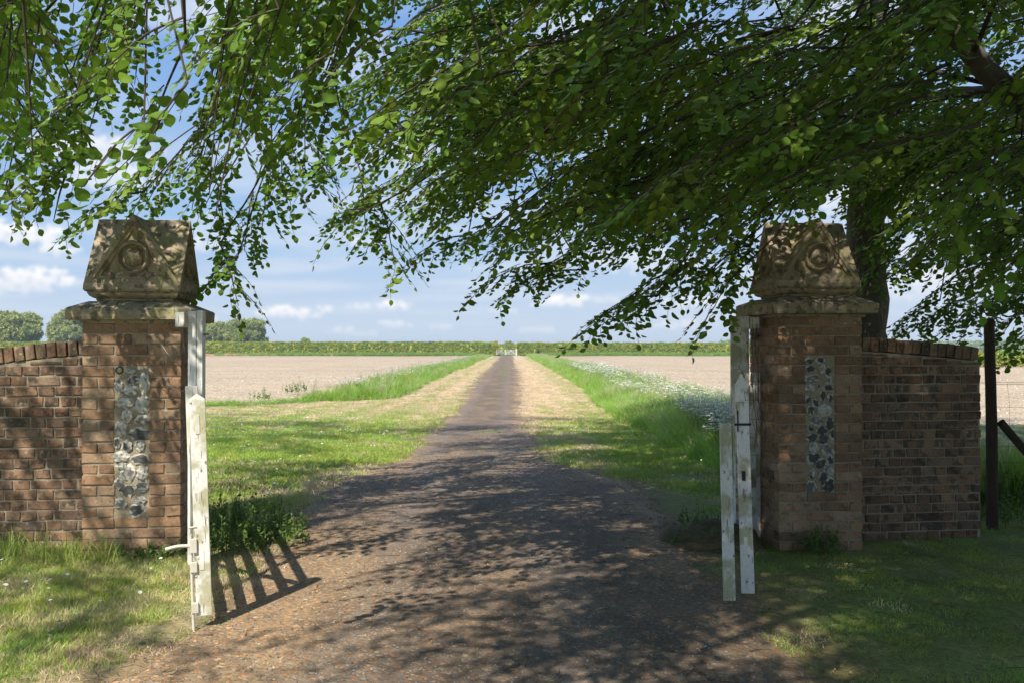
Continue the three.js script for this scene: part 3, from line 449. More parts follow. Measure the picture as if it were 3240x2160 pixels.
{ // far white field gate, two leaves and posts
  const white = mat(col(0.60, 0.59, 0.56), 0.8);
  const far = (label, x0, x1, z0, z1, s) => { const L = Math.hypot(x1 - x0, z1 - z0), g = thing('field_gate', label, 'gate', [x0, gh(x0, 180), z0], Math.atan2(-(z1 - z0), x1 - x0));
    for (const y of [0.25, 0.48, 0.68, 0.87, 1.08]) part('rail', box(L, 0.05, 0.04, 0.004).translate(L / 2, y, 0), white, g);
    part('stile', box(0.09, 1.0, 0.07, 0.004).translate(0.05, 0.68, 0), white, g); part('stile', box(0.09, s > 0 ? 1.0 : 1.3, 0.07, 0.004).translate(L - 0.05, s > 0 ? 0.68 : 0.8, 0), white, g);
    part('brace', beam(V(0.1, 0.3, 0.03), V(L * 0.6, 1.05, 0.03), 0.08, 0.03), white, g); part('brace', beam(V(L - 0.1, 0.3, 0.03), V(L * 0.45, 1.05, 0.03), 0.08, 0.03), white, g); };
  const X = px => (px - W / 2) / F * 178;
  far('distant white five-bar gate leaf hung at the end of the longer hedge', X(1571), X(1598), -177, -178.6, 1); far('distant white five-bar gate leaf beside its tall white post', X(1599), X(1633), -178.6, -177.8, -1);
  const p = thing('gate_post', 'distant white gate post at the end of the drive', 'gate post', [X(1635), gh(0.9, 178), -177.8]); part('post', merge([box(0.16, 1.25, 0.16, 0.01).translate(0, 0.6, 0), new THREE.ConeGeometry(0.11, 0.12, 4).rotateY(0.785).translate(0, 1.28, 0)]), white, p);
}
console.log('gates');

// ---------------------------------------------------------------- leaves and trees
const leafTex = (() => { const s = 128; return canvasTex(s, (u, v) => { const x = Math.abs(u - 0.5) * 2; let vein = smooth(0.05, 0.0, x); const q = (v * 8 - x * 3.2); vein = Math.max(vein, 0.6 * smooth(0.14, 0.0, Math.abs(q - Math.round(q)))); const k = 0.78 + 0.12 * (pf(u, v, 8, 3) - 0.5); return [k * (1 + 0.35 * vein), k * (1 + 0.22 * vein), k * (1 + 0.1 * vein), 0.5 - 0.4 * vein]; }, [], 71).map; })();
// beech leaf along +y of length 1, in the xy plane
function leafGeo(fold, curl, wave, simple) {
  const prof = simple ? [[0, 0], [0.22, 0.24], [0.5, 0.32], [0.8, 0.17], [1, 0]] : [[0, 0], [0.08, 0.17], [0.23, 0.31], [0.42, 0.37], [0.6, 0.345], [0.77, 0.245], [0.91, 0.10], [1.03, 0]];
  const pos = [], uv = [], idx = [];
  prof.forEach(([y, w], i) => { const c = -curl * y * y; const a = fold * w, wv = wave * Math.sin(i * 2.6); pos.push(-w * 1.0, y, c + a + wv, 0, y, c, w, y, c + a - wv); uv.push(0.5 - w * 1.3, y, 0.5, y, 0.5 + w * 1.3, y); if (i) { const b = i * 3; idx.push(b - 3, b - 2, b, b, b - 2, b + 1, b - 2, b - 1, b + 1, b + 1, b - 1, b + 2); } });
  return geoFrom(pos, uv, idx);
}
function leafMat(r, g, b, t = 0.42) { return new THREE.MeshPhysicalMaterial({ color: col(r, g, b), map: leafTex, roughness: 1, transmission: t, thickness: 0, side: THREE.DoubleSide, specularIntensity: 0.6 }); }
const beechLeaf = leafMat(0.19, 0.36, 0.03, 0.46), barkMat = mat(col(0.20, 0.165, 0.135), 0.9, T_bark, 0.008), twigMat = new THREE.MeshStandardMaterial({ color: col(0.07, 0.05, 0.04), roughness: 0.9 });
// a spray: zigzag twig along +z with flat alternate leaves; plane xz, y up
function sprayGeo(seed, n, len) {
  const r = rng(seed), list = [], pts = []; const droop = 0.10 + 0.18 * r();
  const P = t => V(0.02 * Math.sin(t * 20) + 0.05 * Math.sin(t * 2.2 + seed), -droop * len * t * t, len * t); for (let i = 0; i <= 5; i++) pts.push(P(i / 5));
  const tw = tube(pts, 0.0032, 0.0012, 4, 6); 
  for (let k = 0; k < n; k++) {
    const t = 0.10 + 0.9 * k / (n - 1), s = k % 2 ? 1 : -1, sz = (0.046 + 0.036 * r()) * (k === n - 1 ? 0.9 : 1) * (1 - 0.15 * t);
    const g = leafGeo(0.12 + 0.3 * r(), 0.05 + 0.35 * r(), 0.02 * r(), false); g.scale(sz, sz, sz); g.translate(0, 0.006, 0);
    const yaw = k === n - 1 ? 0 : s * (0.75 + 0.35 * r());
    g.applyQuaternion(qEuler(Math.PI / 2 + 0.1 + r() * 0.75, yaw, (r() - 0.5) * 1.2)); const p = P(t); g.translate(p.x, p.y, p.z); list.push(g);
    if (r() < 0.35 && k > 1 && k < n - 2) { const g2 = leafGeo(0.2, 0.2, 0.01, false).scale(sz * 0.9, sz * 0.9, sz * 0.9); g2.applyQuaternion(qEuler(Math.PI / 2 + (r() - 0.3) * 1.2, yaw + (r() - 0.5) * 1.2, (r() - 0.5) * 1.6)); g2.translate(p.x + s * 0.03, p.y - 0.01, p.z + 0.02); list.push(g2); }
  }
  return { leaves: merge(list), twig: tw };
}
const SPR = [0, 1, 2, 3, 4, 5].map(i => sprayGeo(100 + i * 7, 9 + (i % 4), 0.36 + 0.05 * (i % 3)));
const YB = [[-400, 420], [0, 425], [100, 435], [200, 440], [300, 460], [440, 450], [480, 540], [590, 520], [640, 420], [760, 410], [830, 490], [930, 530], [1000, 545], [1100, 575], [1200, 590], [1330, 590], [1450, 620], [1560, 590], [1700, 570], [1740, 490], [1940, 490], [1985, 640], [2100, 700], [2352, 720], [2800, 720]].map(p => p.map(v => v * W / 2352));
function inOpenSky(p) { const [px, py, d] = project(p); if (d < 0.4) return d > -0.6 && Math.hypot(p.x, p.y - EYE) < 1.3; if (px < -120 || px > W + 120 || py < -150) return d < 1.2 && p.y < 2.6; if (d < 2.1) return true; return py > lerpTable(YB, px); }

// gaps in the crown: where the photo's sun flecks lie (point on ground, wall or pillar, and radius)
const GAPS = [];
for (const [X, Y, r] of [[680, 490, .05], [600, 575, .06], [590, 705, .07], [700, 810, .05], [620, 880, .06], [850, 450, .05], [1570, 650, .04], [1880, 690, .06], [1960, 860, .04], [1540, 940, .02], [1200, 395, .04], [200, 610, .08]]) { const p = ground(900 + X / 1.68, 1300 + Y / 1.68); GAPS.push([p, r]); }
for (const [X, Y] of [[700, 2000], [800, 1950], [620, 2080], [760, 2110], [880, 1900], [540, 2130]]) GAPS.push([ground(X, Y), 0.32]);
for (const [x, y, r] of [[2.95, 1.4, .05], [3.02, 1.25, .06], [3.1, 1.1, .08], [3.2, 0.98, .1], [3.28, 0.85, .08], [3.5, 1.05, .06], [3.54, 0.85, .06], [3.6, 0.62, .06], [3.05, 0.4, .06], [3.74, 0.4, .05], [3.75, 0.2, .05], [3.3, 1.5, .05]]) GAPS.push([V(x, y, -7.62), r]);
for (const [x, y, r] of [[2.18, 0.7, .1], [2.22, 0.5, .09], [2.3, 0.62, .08], [2.62, 0.82, .06], [2.4, 2.05, .05]]) GAPS.push([V(x, y, -7.3), r]);
const gapAt = c => { for (const [g, r] of GAPS) { const t = (c.y - g.y) / SUN.y; if (t < 0.3) continue; const dx = c.x - t * SUN.x - g.x, dz = c.z - t * SUN.z - g.z, q = r + 0.2; if (dx * dx + dz * dz * 0.6 < q * q) return true; } return false; };
function makeTree(name, label, base, trunkPts, r0, r1, limbs, opt) {
  const g = thing(name, label, 'tree', [0, 0, 0]), r = rng(opt.seed);
  part('trunk', roughen(tube(trunkPts, r0, r1, 20, 40), 0.03, 2.2, opt.seed), barkMat, g);
  const nodes = [];     // points along limbs that boughs grow from
  const twigs = [], inst = SPR.map(() => ({ m: [], c: [] })), near = [];
  const limbGeo = (pts, a, b, sides) => { const c = new THREE.CatmullRomCurve3(pts); return { c, g: roughen(tube(pts, a, b, sides, 18), a * 0.12, 3, a * 50) }; };
  const addSpray = (p, dir, roll, s, keepAlways, shade, isNear) => {
    const tip = p.clone().addScaledVector(dir, 0.4 * s); if (!keepAlways && (inOpenSky(p) || inOpenSky(tip))) return; if (!keepAlways) { const [px, py, dd] = project(p); if (dd > 0.5 && px > -100 && px < 1500 && py > -60 && py < 1000 && r() < 0.22) return; if (dd > 0.5 && px >= 1500 && px < 3400 && py > -60 && py < 1000 && r() < 0.04) return; }
    if (!keepAlways && gapAt(p.clone().addScaledVector(dir, 0.2 * s))) { r(); r(); r(); r(); return; }
    const z = dir.clone().normalize(), x = V().crossVectors(V(0, 1, 0), z).normalize(), y = V().crossVectors(z, x); const q = new THREE.Quaternion().setFromRotationMatrix(new THREE.Matrix4().makeBasis(x, y, z)).multiply(qEuler(0, 0, roll));
    const k = 0.8 + 0.45 * r(), c = col(k * (0.85 + 0.45 * r()), k, k * (0.7 + 0.5 * r()));
    if (isNear) { near.push([p, q, s, Math.floor(r() * 6)]); return; }
    const i = Math.floor(r() * SPR.length); inst[i].m.push(M4(p, q, s)); inst[i].c.push(c);
  };
  // a bough from a to b, drooping, with sprays either side
  const bough = (a, b, rad, o = {}) => {
    const L = a.distanceTo(b), m = a.clone().lerp(b, 0.5); m.y += (o.arch ?? 0.12) * L; const c = new THREE.CatmullRomCurve3([a, m, b]);
    if (!o.always && inOpenSky(b) && inOpenSky(m)) return;
    if (o.always || !inOpenSky(m)) twigs.push(tube([a, m, b], rad, 0.003, 5, 8));
    const step = o.step ?? 0.105, from = o.from ?? 0.22; let side = r() < 0.5 ? 1 : -1;
    for (let t = from; t <= 1.001; t += step / L) {
      const p = c.getPoint(Math.min(t, 1)), T = c.getTangent(Math.min(t, 1)); side = -side;
      const hT = V(T.x, 0, T.z); if (hT.lengthSq() < 0.05) hT.set(r() - 0.5, 0, r() - 0.5); hT.normalize(); 
      const ang = side * (0.5 + 0.6 * r()) * (t > 0.93 ? 0.3 : 1), dir = hT.applyAxisAngle(V(0, 1, 0), ang); dir.y = clamp(T.y, -0.9, 0.4) * 0.75 - 0.12 - 0.25 * r(); dir.normalize();
      addSpray(p, dir, (r() - 0.5) * 0.7, (o.s ?? 1) * (0.8 + 0.4 * r()), o.always, 1, o.near);
      if (o.dense && r() < o.dense) addSpray(p.clone().add(V((r() - .5) * .15, (r() - .5) * .2, (r() - .5) * .15)), dir.clone().applyAxisAngle(V(0, 1, 0), -ang * 1.6), (r() - 0.5) * 1.2, 0.9, o.always, 1, o.near);
    }
  };
  limbs.forEach(([ra, rb, ...pts], li) => {
    const v = pts.map(p => V(...p)), { c, g: lg } = limbGeo(v, ra, rb, 12); part('limb', lg, barkMat, g); const L = c.getLength();
    for (let t = 0.12; t <= 1; t += 0.25 / L) nodes.push(c.getPoint(t));
    const ns = Math.round(L * (opt.second ?? 1.0));
    for (let k = 0; k < ns; k++) {
      const t = 0.25 + 0.75 * (k + r()) / ns, p = c.getPoint(t), T = c.getTangent(t); const side = k % 2 ? 1 : -1, hT = V(T.x, 0, T.z).normalize().applyAxisAngle(V(0, 1, 0), side * (0.5 + 0.7 * r()));
      const len = mix(2.2, 3.6, r()) * (1 - 0.3 * t), e = p.clone().addScaledVector(hT, len); e.y += (r() - 0.35) * 1.4 * (p.y > 6 ? 1 : 0.6); const mid = p.clone().lerp(e, 0.5); mid.y += 0.25; const pts2 = [p, mid, e]; const c2 = new THREE.CatmullRomCurve3(pts2);
      if (!inOpenSky(mid) && !inOpenSky(e)) twigs.push(tube(pts2, 0.022, 0.008, 6, 8));
      for (let u = 0.15; u <= 1; u += 0.2) nodes.push(c2.getPoint(u));
      const nb = opt.boughs ?? 7; for (let j = 0; j < nb; j++) { const u = 0.2 + 0.8 * (j + r()) / nb, a = c2.getPoint(u), T2 = c2.getTangent(u); const h2 = V(T2.x, 0, T2.z).normalize().applyAxisAngle(V(0, 1, 0), (r() - 0.5) * 2.4); const bl = mix(0.9, 1.9, r()), b = a.clone().addScaledVector(h2, bl); b.y += -0.15 - 0.45 * r() + (p.y > 7 ? 0.4 * r() : 0); if (r() < (opt.keep ? opt.keep(b) : 1)) bough(a, b, 0.008, { step: opt.step }); }
    }
  });
  const nearest = p => { let b = nodes[0], bd = 1e9; for (const n of nodes) { if (n.y < p.y - 0.3) continue; const d = n.distanceToSquared(p) ; if (d < bd) { bd = d; b = n; } } return b; };
  for (const [tx, ty, sx, sy, d, dd, o = {}] of opt.hand ?? []) {
    const k = W / 2352; const d0 = o.near ? 1.3 : 1; const tip = at(tx * k, (ty - (o.near ? 0 : tx > 950 && tx < 1760 ? 48 : 22)) * k, d * d0), start = at(sx * k, sy * k, d * d0 + dd);
    bough(start, tip, o.near ? 0.005 : 0.009, { always: true, arch: 0.08, from: 0.0, step: o.step ?? 0.085, s: o.s ?? 1, near: o.near, dense: o.dense ?? 0.25 });
    const n = nearest(start), L = n.distanceTo(start), j = () => V((r() - 0.5) * 0.22 * L, (r() - 0.3) * 0.2 * L, (r() - 0.5) * 0.22 * L); if (L > 0.05) twigs.push(tube([n, n.clone().lerp(start, 0.3).add(j()), n.clone().lerp(start, 0.65).add(j().multiplyScalar(0.6)), start], o.near ? 0.006 : 0.010, o.near ? 0.004 : 0.006, 6, 14));
  }
  (opt.fill ?? []).forEach(f => f(bough, r, nearest, twigs));
  SPR.forEach((s, i) => { if (!inst[i].m.length) return; stuff('foliage', '', '', s.leaves, beechLeaf, inst[i].m, inst[i].c, g); stuff('twigs', '', '', s.twig, twigMat, inst[i].m, null, g); });
  if (twigs.length) { const t = part('branches', merge(twigs), twigMat, g); t.userData.kind = 'stuff'; }
  // the leaves that hang closest: one mesh each
  let cnt = 0; const lg = [0, 1, 2, 3, 4].map(i => leafGeo(0.12 + 0.06 * i, 0.08 + 0.06 * i, 0.012 * i, false)), nt = [];
  for (const [p, q, s] of near) {
    if (gapAt(V(0, 0, 0.15).applyQuaternion(q).add(p))) continue;
    const len = 0.30, P = t => V(0.012 * Math.sin(t * 9), -0.05 * t * t, len * t); nt.push(tube([0, 0.5, 1].map(t => P(t).applyQuaternion(q).add(p)), 0.0022, 0.001, 5, 4));
    for (let k = 0; k < 6 && cnt < 290; k++, cnt++) { const t = 0.12 + 0.176 * k, sd = k % 2 ? 1 : -1; const m = part('leaf', lg[Math.floor(r() * 5)], beechLeaf, g); const sz = 0.056 + 0.022 * r(); m.scale.setScalar(sz); m.position.copy(P(Math.min(1, t)).applyQuaternion(q).add(p)); m.quaternion.copy(q.clone().multiply(qEuler(Math.PI / 2 + (r() - 0.35) * 0.9, k === 5 ? 0 : sd * (0.75 + 0.35 * r()), (r() - 0.5) * 0.9))); }
  }
  if (nt.length) { const t = part('hanging_twigs', merge(nt), twigMat, g); t.userData.kind = 'stuff'; }
  let total = 0; inst.forEach(i => total += i.m.length); console.log(name, 'sprays', total, 'boughs', twigs.length, 'near leaves', cnt);
  return g;
}
const HAND = [
  [10, 460, 60, 250, 5.5, 0.2], [60, 440, 190, 230, 6, 0.3], [122, 530, 150, 400, 6, 0.1, { dense: 0, step: 0.13 }], [95, 465, 210, 340, 6, 0.3], [190, 515, 330, 440, 7.4, 0.2], [260, 490, 390, 330, 7.8, 0.2], [330, 500, 430, 340, 8, 0.3], [440, 505, 470, 320, 7.8, 0.3], [520, 600, 500, 430, 7.6, 0.2], [547, 725, 505, 560, 7.3, 0.1, { dense: 0, step: 0.12 }], [560, 600, 580, 440, 8, 0.2], [598, 570, 620, 400, 8, 0.2], [478, 665, 545, 590, 7.3, 0.1, { dense: 0, step: 0.12 }], [650, 470, 640, 300, 8, 0.2], [745, 462, 720, 300, 8.5, 0.2], [700, 410, 700, 240, 8, 0.3],
  [840, 565, 830, 400, 8, 0.3], [790, 530, 905, 420, 8, 0.3], [905, 622, 875, 470, 8, 0.2], [765, 520, 850, 480, 7.6, 0.1], [958, 632, 1075, 540, 8.5, 0.3], [1000, 570, 1130, 450, 9, 0.3], [1060, 600, 1170, 520, 9, 0.3], [1113, 698, 1300, 605, 8.2, 0.4], [1165, 715, 1340, 620, 8.2, 0.4], [1220, 680, 1410, 560, 8.5, 0.4], [1150, 630, 1310, 500, 9, 0.4], [1300, 630, 1470, 500, 8.5, 0.4], [1378, 770, 1510, 680, 7.5, 0.3], [1430, 745, 1570, 620, 7.5, 0.4], [1500, 720, 1620, 590, 8, 0.4], [1560, 650, 1690, 520, 8, 0.4], [1640, 755, 1700, 620, 7.2, 0.2], [1620, 685, 1725, 560, 7.8, 0.3], [1690, 640, 1750, 520, 8, 0.3], [1210, 565, 1390, 440, 8, 0.4], [1060, 510, 1210, 390, 8, 0.4], [930, 510, 1060, 380, 8.5, 0.4], [1450, 620, 1600, 500, 7, 0.4], [1350, 560, 1520, 440, 7, 0.4],
  [1990, 690, 2060, 560, 10, 0.3], [1965, 640, 2010, 540, 10, 0.3], [2060, 785, 2160, 690, 9.5, 0.3], [2110, 775, 2240, 680, 9.5, 0.3], [2180, 778, 2300, 690, 9.5, 0.3], [2230, 765, 2340, 660, 9, 0.3], [2300, 795, 2370, 700, 8.9, 0.2], [2340, 805, 2420, 730, 8.9, 0.2], [2130, 705, 2290, 600, 10, 0.3], [2050, 650, 2210, 560, 10, 0.3], [2320, 725, 2430, 640, 9, 0.3],
  [200, 415, 330, 280, 2.7, 0.1, { near: 1, step: 0.14, dense: 0 }], [340, 330, 430, 190, 2.6, 0.1, { near: 1, step: 0.14, dense: 0 }], [250, 150, 420, 40, 2.5, 0.1, { near: 1, step: 0.15, dense: 0 }], [470, 110, 640, 20, 2.9, 0.1, { near: 1, step: 0.15, dense: 0 }], [985, 285, 1110, 180, 3.2, 0.1, { near: 1, step: 0.16, dense: 0 }], [1180, 215, 1310, 120, 3.5, 0.1, { near: 1, step: 0.16, dense: 0 }], [1480, 655, 1650, 520, 4.4, 0.2, { near: 1, step: 0.16, dense: 0 }], [1550, 470, 1710, 380, 4.2, 0.2, { near: 1, step: 0.16, dense: 0 }], [900, 90, 1010, 10, 2.8, 0.1, { near: 1, step: 0.18, dense: 0 }], [1080, 330, 1220, 240, 3.6, 0.1, { near: 1, step: 0.18, dense: 0 }], [640, 230, 760, 120, 3.2, 0.1, { near: 1, step: 0.18, dense: 0 }], [1700, 300, 1850, 220, 3.8, 0.1, { near: 1, step: 0.18, dense: 0 }], [1250, 330, 1400, 230, 3.6, 0.1, { near: 1, step: 0.18, dense: 0 }], [60, 330, 170, 230, 2.9, 0.1, { near: 1, step: 0.18, dense: 0 }], [1330, 160, 1480, 60, 3.1, 0.1, { near: 1, step: 0.16, dense: 0 }], [760, 170, 900, 60, 3.0, 0.1, { near: 1, step: 0.16, dense: 0 }]];
// boughs that fill the part of the crown in view, at random depths
const fillView = (bough, r, nearest, twigs) => {
  for (let k = 0; k < 380; k++) {
    const tx = mix(-60, 2420, r()), left = tx < 760, lim = lerpTable(YB, tx * W / 2352) * 2352 / W; if (left && r() < 0.5) continue; if (!left && tx < 1050 && r() < 0.15) continue;
    const ty = mix(-60, lim - 25, Math.pow(r(), 0.8)), d = mix(4.2, left ? 8.5 : 11.5, r()), kk = W / 2352;
    const len = mix(0.9, 1.7, r()), tip = at(tx * kk, ty * kk, d), start = tip.clone().add(left ? V(0.35 * len * (r() + 0.2), 0.8 * len, (r() - 0.5) * len) : V(0.8 * len, 0.42 * len * (0.6 + 0.8 * r()), (r() - 0.6) * len));
    bough(start, tip, 0.008, { arch: 0.08, from: 0, step: 0.095, dense: 0.2 });
    if (k % 5 === 0) { const n = nearest(start), m = n.clone().lerp(start, 0.5); m.y += 0.2; if (!inOpenSky(m)) twigs.push(tube([n, m, start], 0.014, 0.008, 5, 8)); }
  }
};
makeTree('beech_tree', 'large beech whose leafy boughs hang over the drive and both pillars', 0, [V(5.7, -0.2, -7.0), V(5.62, 1.2, -7.0), V(5.55, 4, -6.95), V(5.5, 8, -6.85), V(5.2, 13, -6.6)], 0.44, 0.10, [
  [0.115, 0.03, [5.5, 2.5, -7.2], [3.98, 3.48, -7.5], [3.15, 4.14, -7.2], [0.5, 5.2, -6], [-2.5, 5.0, -4.5]],
  [0.10, 0.03, [5.5, 2.8, -7.4], [4.48, 3.02, -8.5], [2, 3.9, -9.5], [-1, 4.4, -10]],
  [0.12, 0.03, [5.5, 4.2, -6.8], [3.5, 5.2, -4], [0.6, 5.6, -1], [-0.8, 5.3, 0.3]],
  [0.12, 0.03, [5.5, 4.6, -6.7], [2.5, 6, -5.5], [-1, 6.3, -4.0], [-3.4, 5.5, -3.6]],
  [0.11, 0.03, [5.5, 5, -7], [4, 7, -3], [3.5, 7.5, 1], [3, 6.5, 3]],
  [0.11, 0.03, [5.5, 5.5, -7.2], [2.5, 7.4, -9], [-0.5, 7.6, -11], [-2.3, 6.6, -12.5]],
  [0.10, 0.03, [5.5, 7, -6.8], [4.5, 10, -5.5], [2, 12.0, -4], [0, 12.4, -3]],
  [0.10, 0.03, [5.5, 8, -6.8], [6, 11, -8], [4, 13.5, -10]],
  [0.10, 0.03, [5.5, 3.2, -6.8], [6.5, 4.5, -4], [7.5, 5, -1]],
  [0.11, 0.03, [5.5, 4, -7], [8, 5.5, -8], [11, 6, -8]],
  [0.09, 0.03, [5.5, 9, -6.8], [8, 12, -5], [10, 12, -3]],
  [0.10, 0.03, [5.6, 3.4, -7.3], [5, 4.2, -10], [3.5, 4.6, -12.5]],
  [0.10, 0.03, [5.5, 3.1, -6.9], [4.2, 3.8, -5.2], [2, 4.3, -3.8], [-0.3, 4.2, -3.0]],
  [0.10, 0.03, [5.5, 6, -6.9], [3, 8.5, -6.5], [0.5, 9, -7.5], [-1.2, 8.4, -8.6]],
  [0.10, 0.03, [5.5, 5.4, -6.8], [3.8, 7.2, -4.8], [1.8, 7.8, -2.4], [0.6, 7.4, 0.2]],
  [0.10, 0.03, [5.5, 6.6, -6.8], [4.6, 9, -3.6], [3.2, 9.6, -0.6], [1.6, 9.2, 1.8]],
  [0.10, 0.03, [5.5, 4.4, -6.9], [5.6, 5.8, -4], [4.2, 6.2, -1.2], [2.6, 5.8, 0.8]],
  [0.10, 0.03, [5.5, 7.4, -6.8], [6.2, 10, -4], [5.6, 10.6, -0.8], [4.6, 10, 2.2]],
  [0.10, 0.03, [5.5, 3.8, -6.9], [3.6, 5.2, -6.0], [1.4, 5.6, -5.0]],
  [0.10, 0.03, [5.5, 5.2, -6.9], [6.2, 6.2, -3.2], [4.9, 6.4, 0.6], [3.4, 5.8, 3.4]],
  [0.10, 0.03, [5.5, 6.2, -6.9], [4.4, 7.6, -2.6], [2.4, 7.4, 1.2], [1.0, 6.6, 3.2]],
  [0.10, 0.03, [5.5, 8.4, -6.8], [3.6, 10.6, -6.4], [1.2, 11, -6.8]]],
  { seed: 201, hand: HAND, fill: [fillView], second: 1.15, boughs: 8, step: 0.10, keep: b => { const sx = b.x + 0.317 * b.y, sd = -b.z + 0.714 * b.y; const wx = b.x + 0.317 * (b.y - 1.1), wd = -b.z + 0.714 * (b.y - 1.1); if (Math.abs(wx - 3.3) < 0.75 && Math.abs(wd - 7.6) < 0.9) return 0.45; return sx < -0.55 && sd < 6.6 ? 0.08 : sx < -0.2 ? 0.55 : sx < 0.5 ? 0.85 : 1; } });
makeTree('beech_tree', 'second beech trunk rising behind the wall beside the shaded pillar', 0, [V(4.17, -0.2, -11.2), V(4.18, 1.5, -11.2), V(4.2, 3.5, -11.2), V(4.35, 6, -11.4), V(4.6, 11, -11.6)], 0.31, 0.08, [
  [0.09, 0.02, [4.2, 3.2, -11.2], [5.5, 4.4, -11.6], [7.6, 4.6, -12.2]], [0.09, 0.02, [4.2, 3.8, -11.2], [3.4, 5.2, -12.4], [2.4, 5.6, -14]], [0.09, 0.02, [4.3, 4.6, -11.3], [5.2, 6.4, -10], [6.4, 7, -8.8]], [0.08, 0.02, [4.3, 5.4, -11.3], [5.6, 7.4, -13], [6.6, 7.8, -15]], [0.08, 0.02, [4.4, 7, -11.4], [3.2, 9, -11], [2.2, 9.6, -10.4]], [0.08, 0.02, [4.3, 3.6, -11.2], [5.8, 3.9, -10.2], [7.6, 3.6, -9.6]]],
  { seed: 202, second: 1.3, boughs: 8, step: 0.11 });
makeTree('beech_tree', 'beech off beside the lawn whose high crown shades the grass', 0, [V(-11.5, -0.2, -6), V(-11.4, 3, -6), V(-11, 8, -6.2), V(-10.6, 13, -6.4)], 0.4, 0.1, [
  [0.1, 0.03, [-11.2, 6, -6.1], [-9.5, 9, -7], [-7.6, 10.5, -8.2]], [0.1, 0.03, [-11, 7.5, -6.2], [-10.5, 10.5, -8], [-9.4, 11.5, -10]], [0.1, 0.03, [-11, 9, -6.2], [-9, 12, -5], [-7.4, 12.6, -4.4]],
  [0.1, 0.03, [-11.3, 4, -6], [-8, 5.4, -4.6], [-5.4, 5.0, -3.6], [-4.2, 4.4, -3.2]], [0.1, 0.03, [-11.2, 4.6, -5.9], [-9, 6, -3.4], [-7.2, 5.8, -1.6], [-6.6, 5.4, -0.4]]],
  { seed: 203, second: 1.0, boughs: 6, step: 0.13 });
makeTree('beech_tree', 'beech off behind the short brick wall shading the ground there', 0, [V(12, -0.2, -2.5), V(11.9, 3, -2.5), V(11.7, 8, -2.4), V(11.4, 12, -2.2)], 0.38, 0.1, [
  [0.1, 0.03, [11.8, 2.2, -2.5], [10, 3.2, -3.4], [8.4, 3.0, -4.4]], [0.1, 0.03, [11.8, 3, -2.5], [10, 4.6, -1.4], [8, 4.6, -0.6]], [0.1, 0.03, [11.7, 4.6, -2.5], [9.6, 6.6, -2.8], [7.6, 6.8, -2.4]], [0.1, 0.03, [11.8, 2.6, -2.4], [10.6, 3.4, -0.6], [8.8, 3, 1.2]], [0.1, 0.03, [11.6, 6.4, -2.4], [9.6, 8.8, -1], [7.8, 9, 0.6]], [0.1, 0.03, [11.8, 2.0, -2.6], [11, 2.6, -5], [9.6, 2.4, -7]]],
  { seed: 204, second: 1.2, boughs: 7, step: 0.12 });
makeTree('beech_tree', 'beech off behind the gateway casting deep shade over the drive', 0, [V(6.5, -0.2, 7.5), V(6.4, 3, 7.5), V(6.2, 8, 7.2), V(6, 12, 7)], 0.38, 0.1, [
  [0.1, 0.03, [6.4, 2.2, 7.5], [4.6, 3.2, 6.6], [2.8, 2.8, 5.6]], [0.1, 0.03, [6.4, 2.8, 7.5], [6.8, 4, 5.4], [6.6, 3.8, 3.2]], [0.1, 0.03, [6.3, 4.4, 7.4], [4.6, 6.4, 5.6], [3.2, 6.6, 4]], [0.1, 0.03, [6.4, 3.4, 7.4], [8.4, 4.4, 6.2], [9.8, 4, 4.6]], [0.1, 0.03, [6.2, 6.4, 7.2], [5.8, 8.6, 5], [4.6, 8.6, 3.2]],
  [0.1, 0.03, [6.3, 5, 7.3], [4.2, 7, 3.6], [1.8, 7.2, 0.8], [-0.4, 6.9, -0.3]], [0.1, 0.03, [6.2, 6, 7.2], [4.4, 8.4, 3.4], [2.2, 8.5, 0.9], [-0.4, 8.1, 0.3]], [0.1, 0.03, [6.3, 4, 7.3], [5.2, 5.6, 4.2], [3.2, 5.8, 1.2], [1.2, 5.3, -0.2]], [0.1, 0.03, [6.2, 7, 7.2], [5.4, 9.6, 3], [3.8, 9.8, 0.4], [2.4, 9.4, -1.2]]],
  { seed: 205, second: 1.2, boughs: 7, step: 0.12 });
console.log('trees');

// ---------------------------------------------------------------- hedges and distant trees
function clumpGeo(seed, n, size) { const r = rng(seed), l = []; for (let i = 0; i < n; i++) { const g = leafGeo(0.25, 0.2, 0, true), s = size * (0.5 + 0.6 * r()); g.scale(s, s, s).applyQuaternion(qEuler(r() * 6.3, r() * 6.3, r() * 6.3)); g.translate((r() - 0.5) * size * 1.7, (r() - 0.5) * size * 1.3, (r() - 0.5) * size * 1.7); l.push(g); } return merge(l); }
const plain = (r, g, b, t = 0.3) => new THREE.MeshPhysicalMaterial({ color: col(r, g, b), roughness: 1, transmission: t, thickness: 0, side: THREE.DoubleSide, specularIntensity: 0.4 });
const hedgeLeaf = plain(0.36, 0.40, 0.09), farLeaf = plain(0.33, 0.40, 0.13), hedgeCore = new THREE.MeshStandardMaterial({ color: col(0.36, 0.40, 0.09), roughness: 1 });
const HC = [1, 2, 3].map(i => clumpGeo(300 + i, 14, 0.17)), FC = [1, 2, 3].map(i => clumpGeo(310 + i, 16, 0.5));
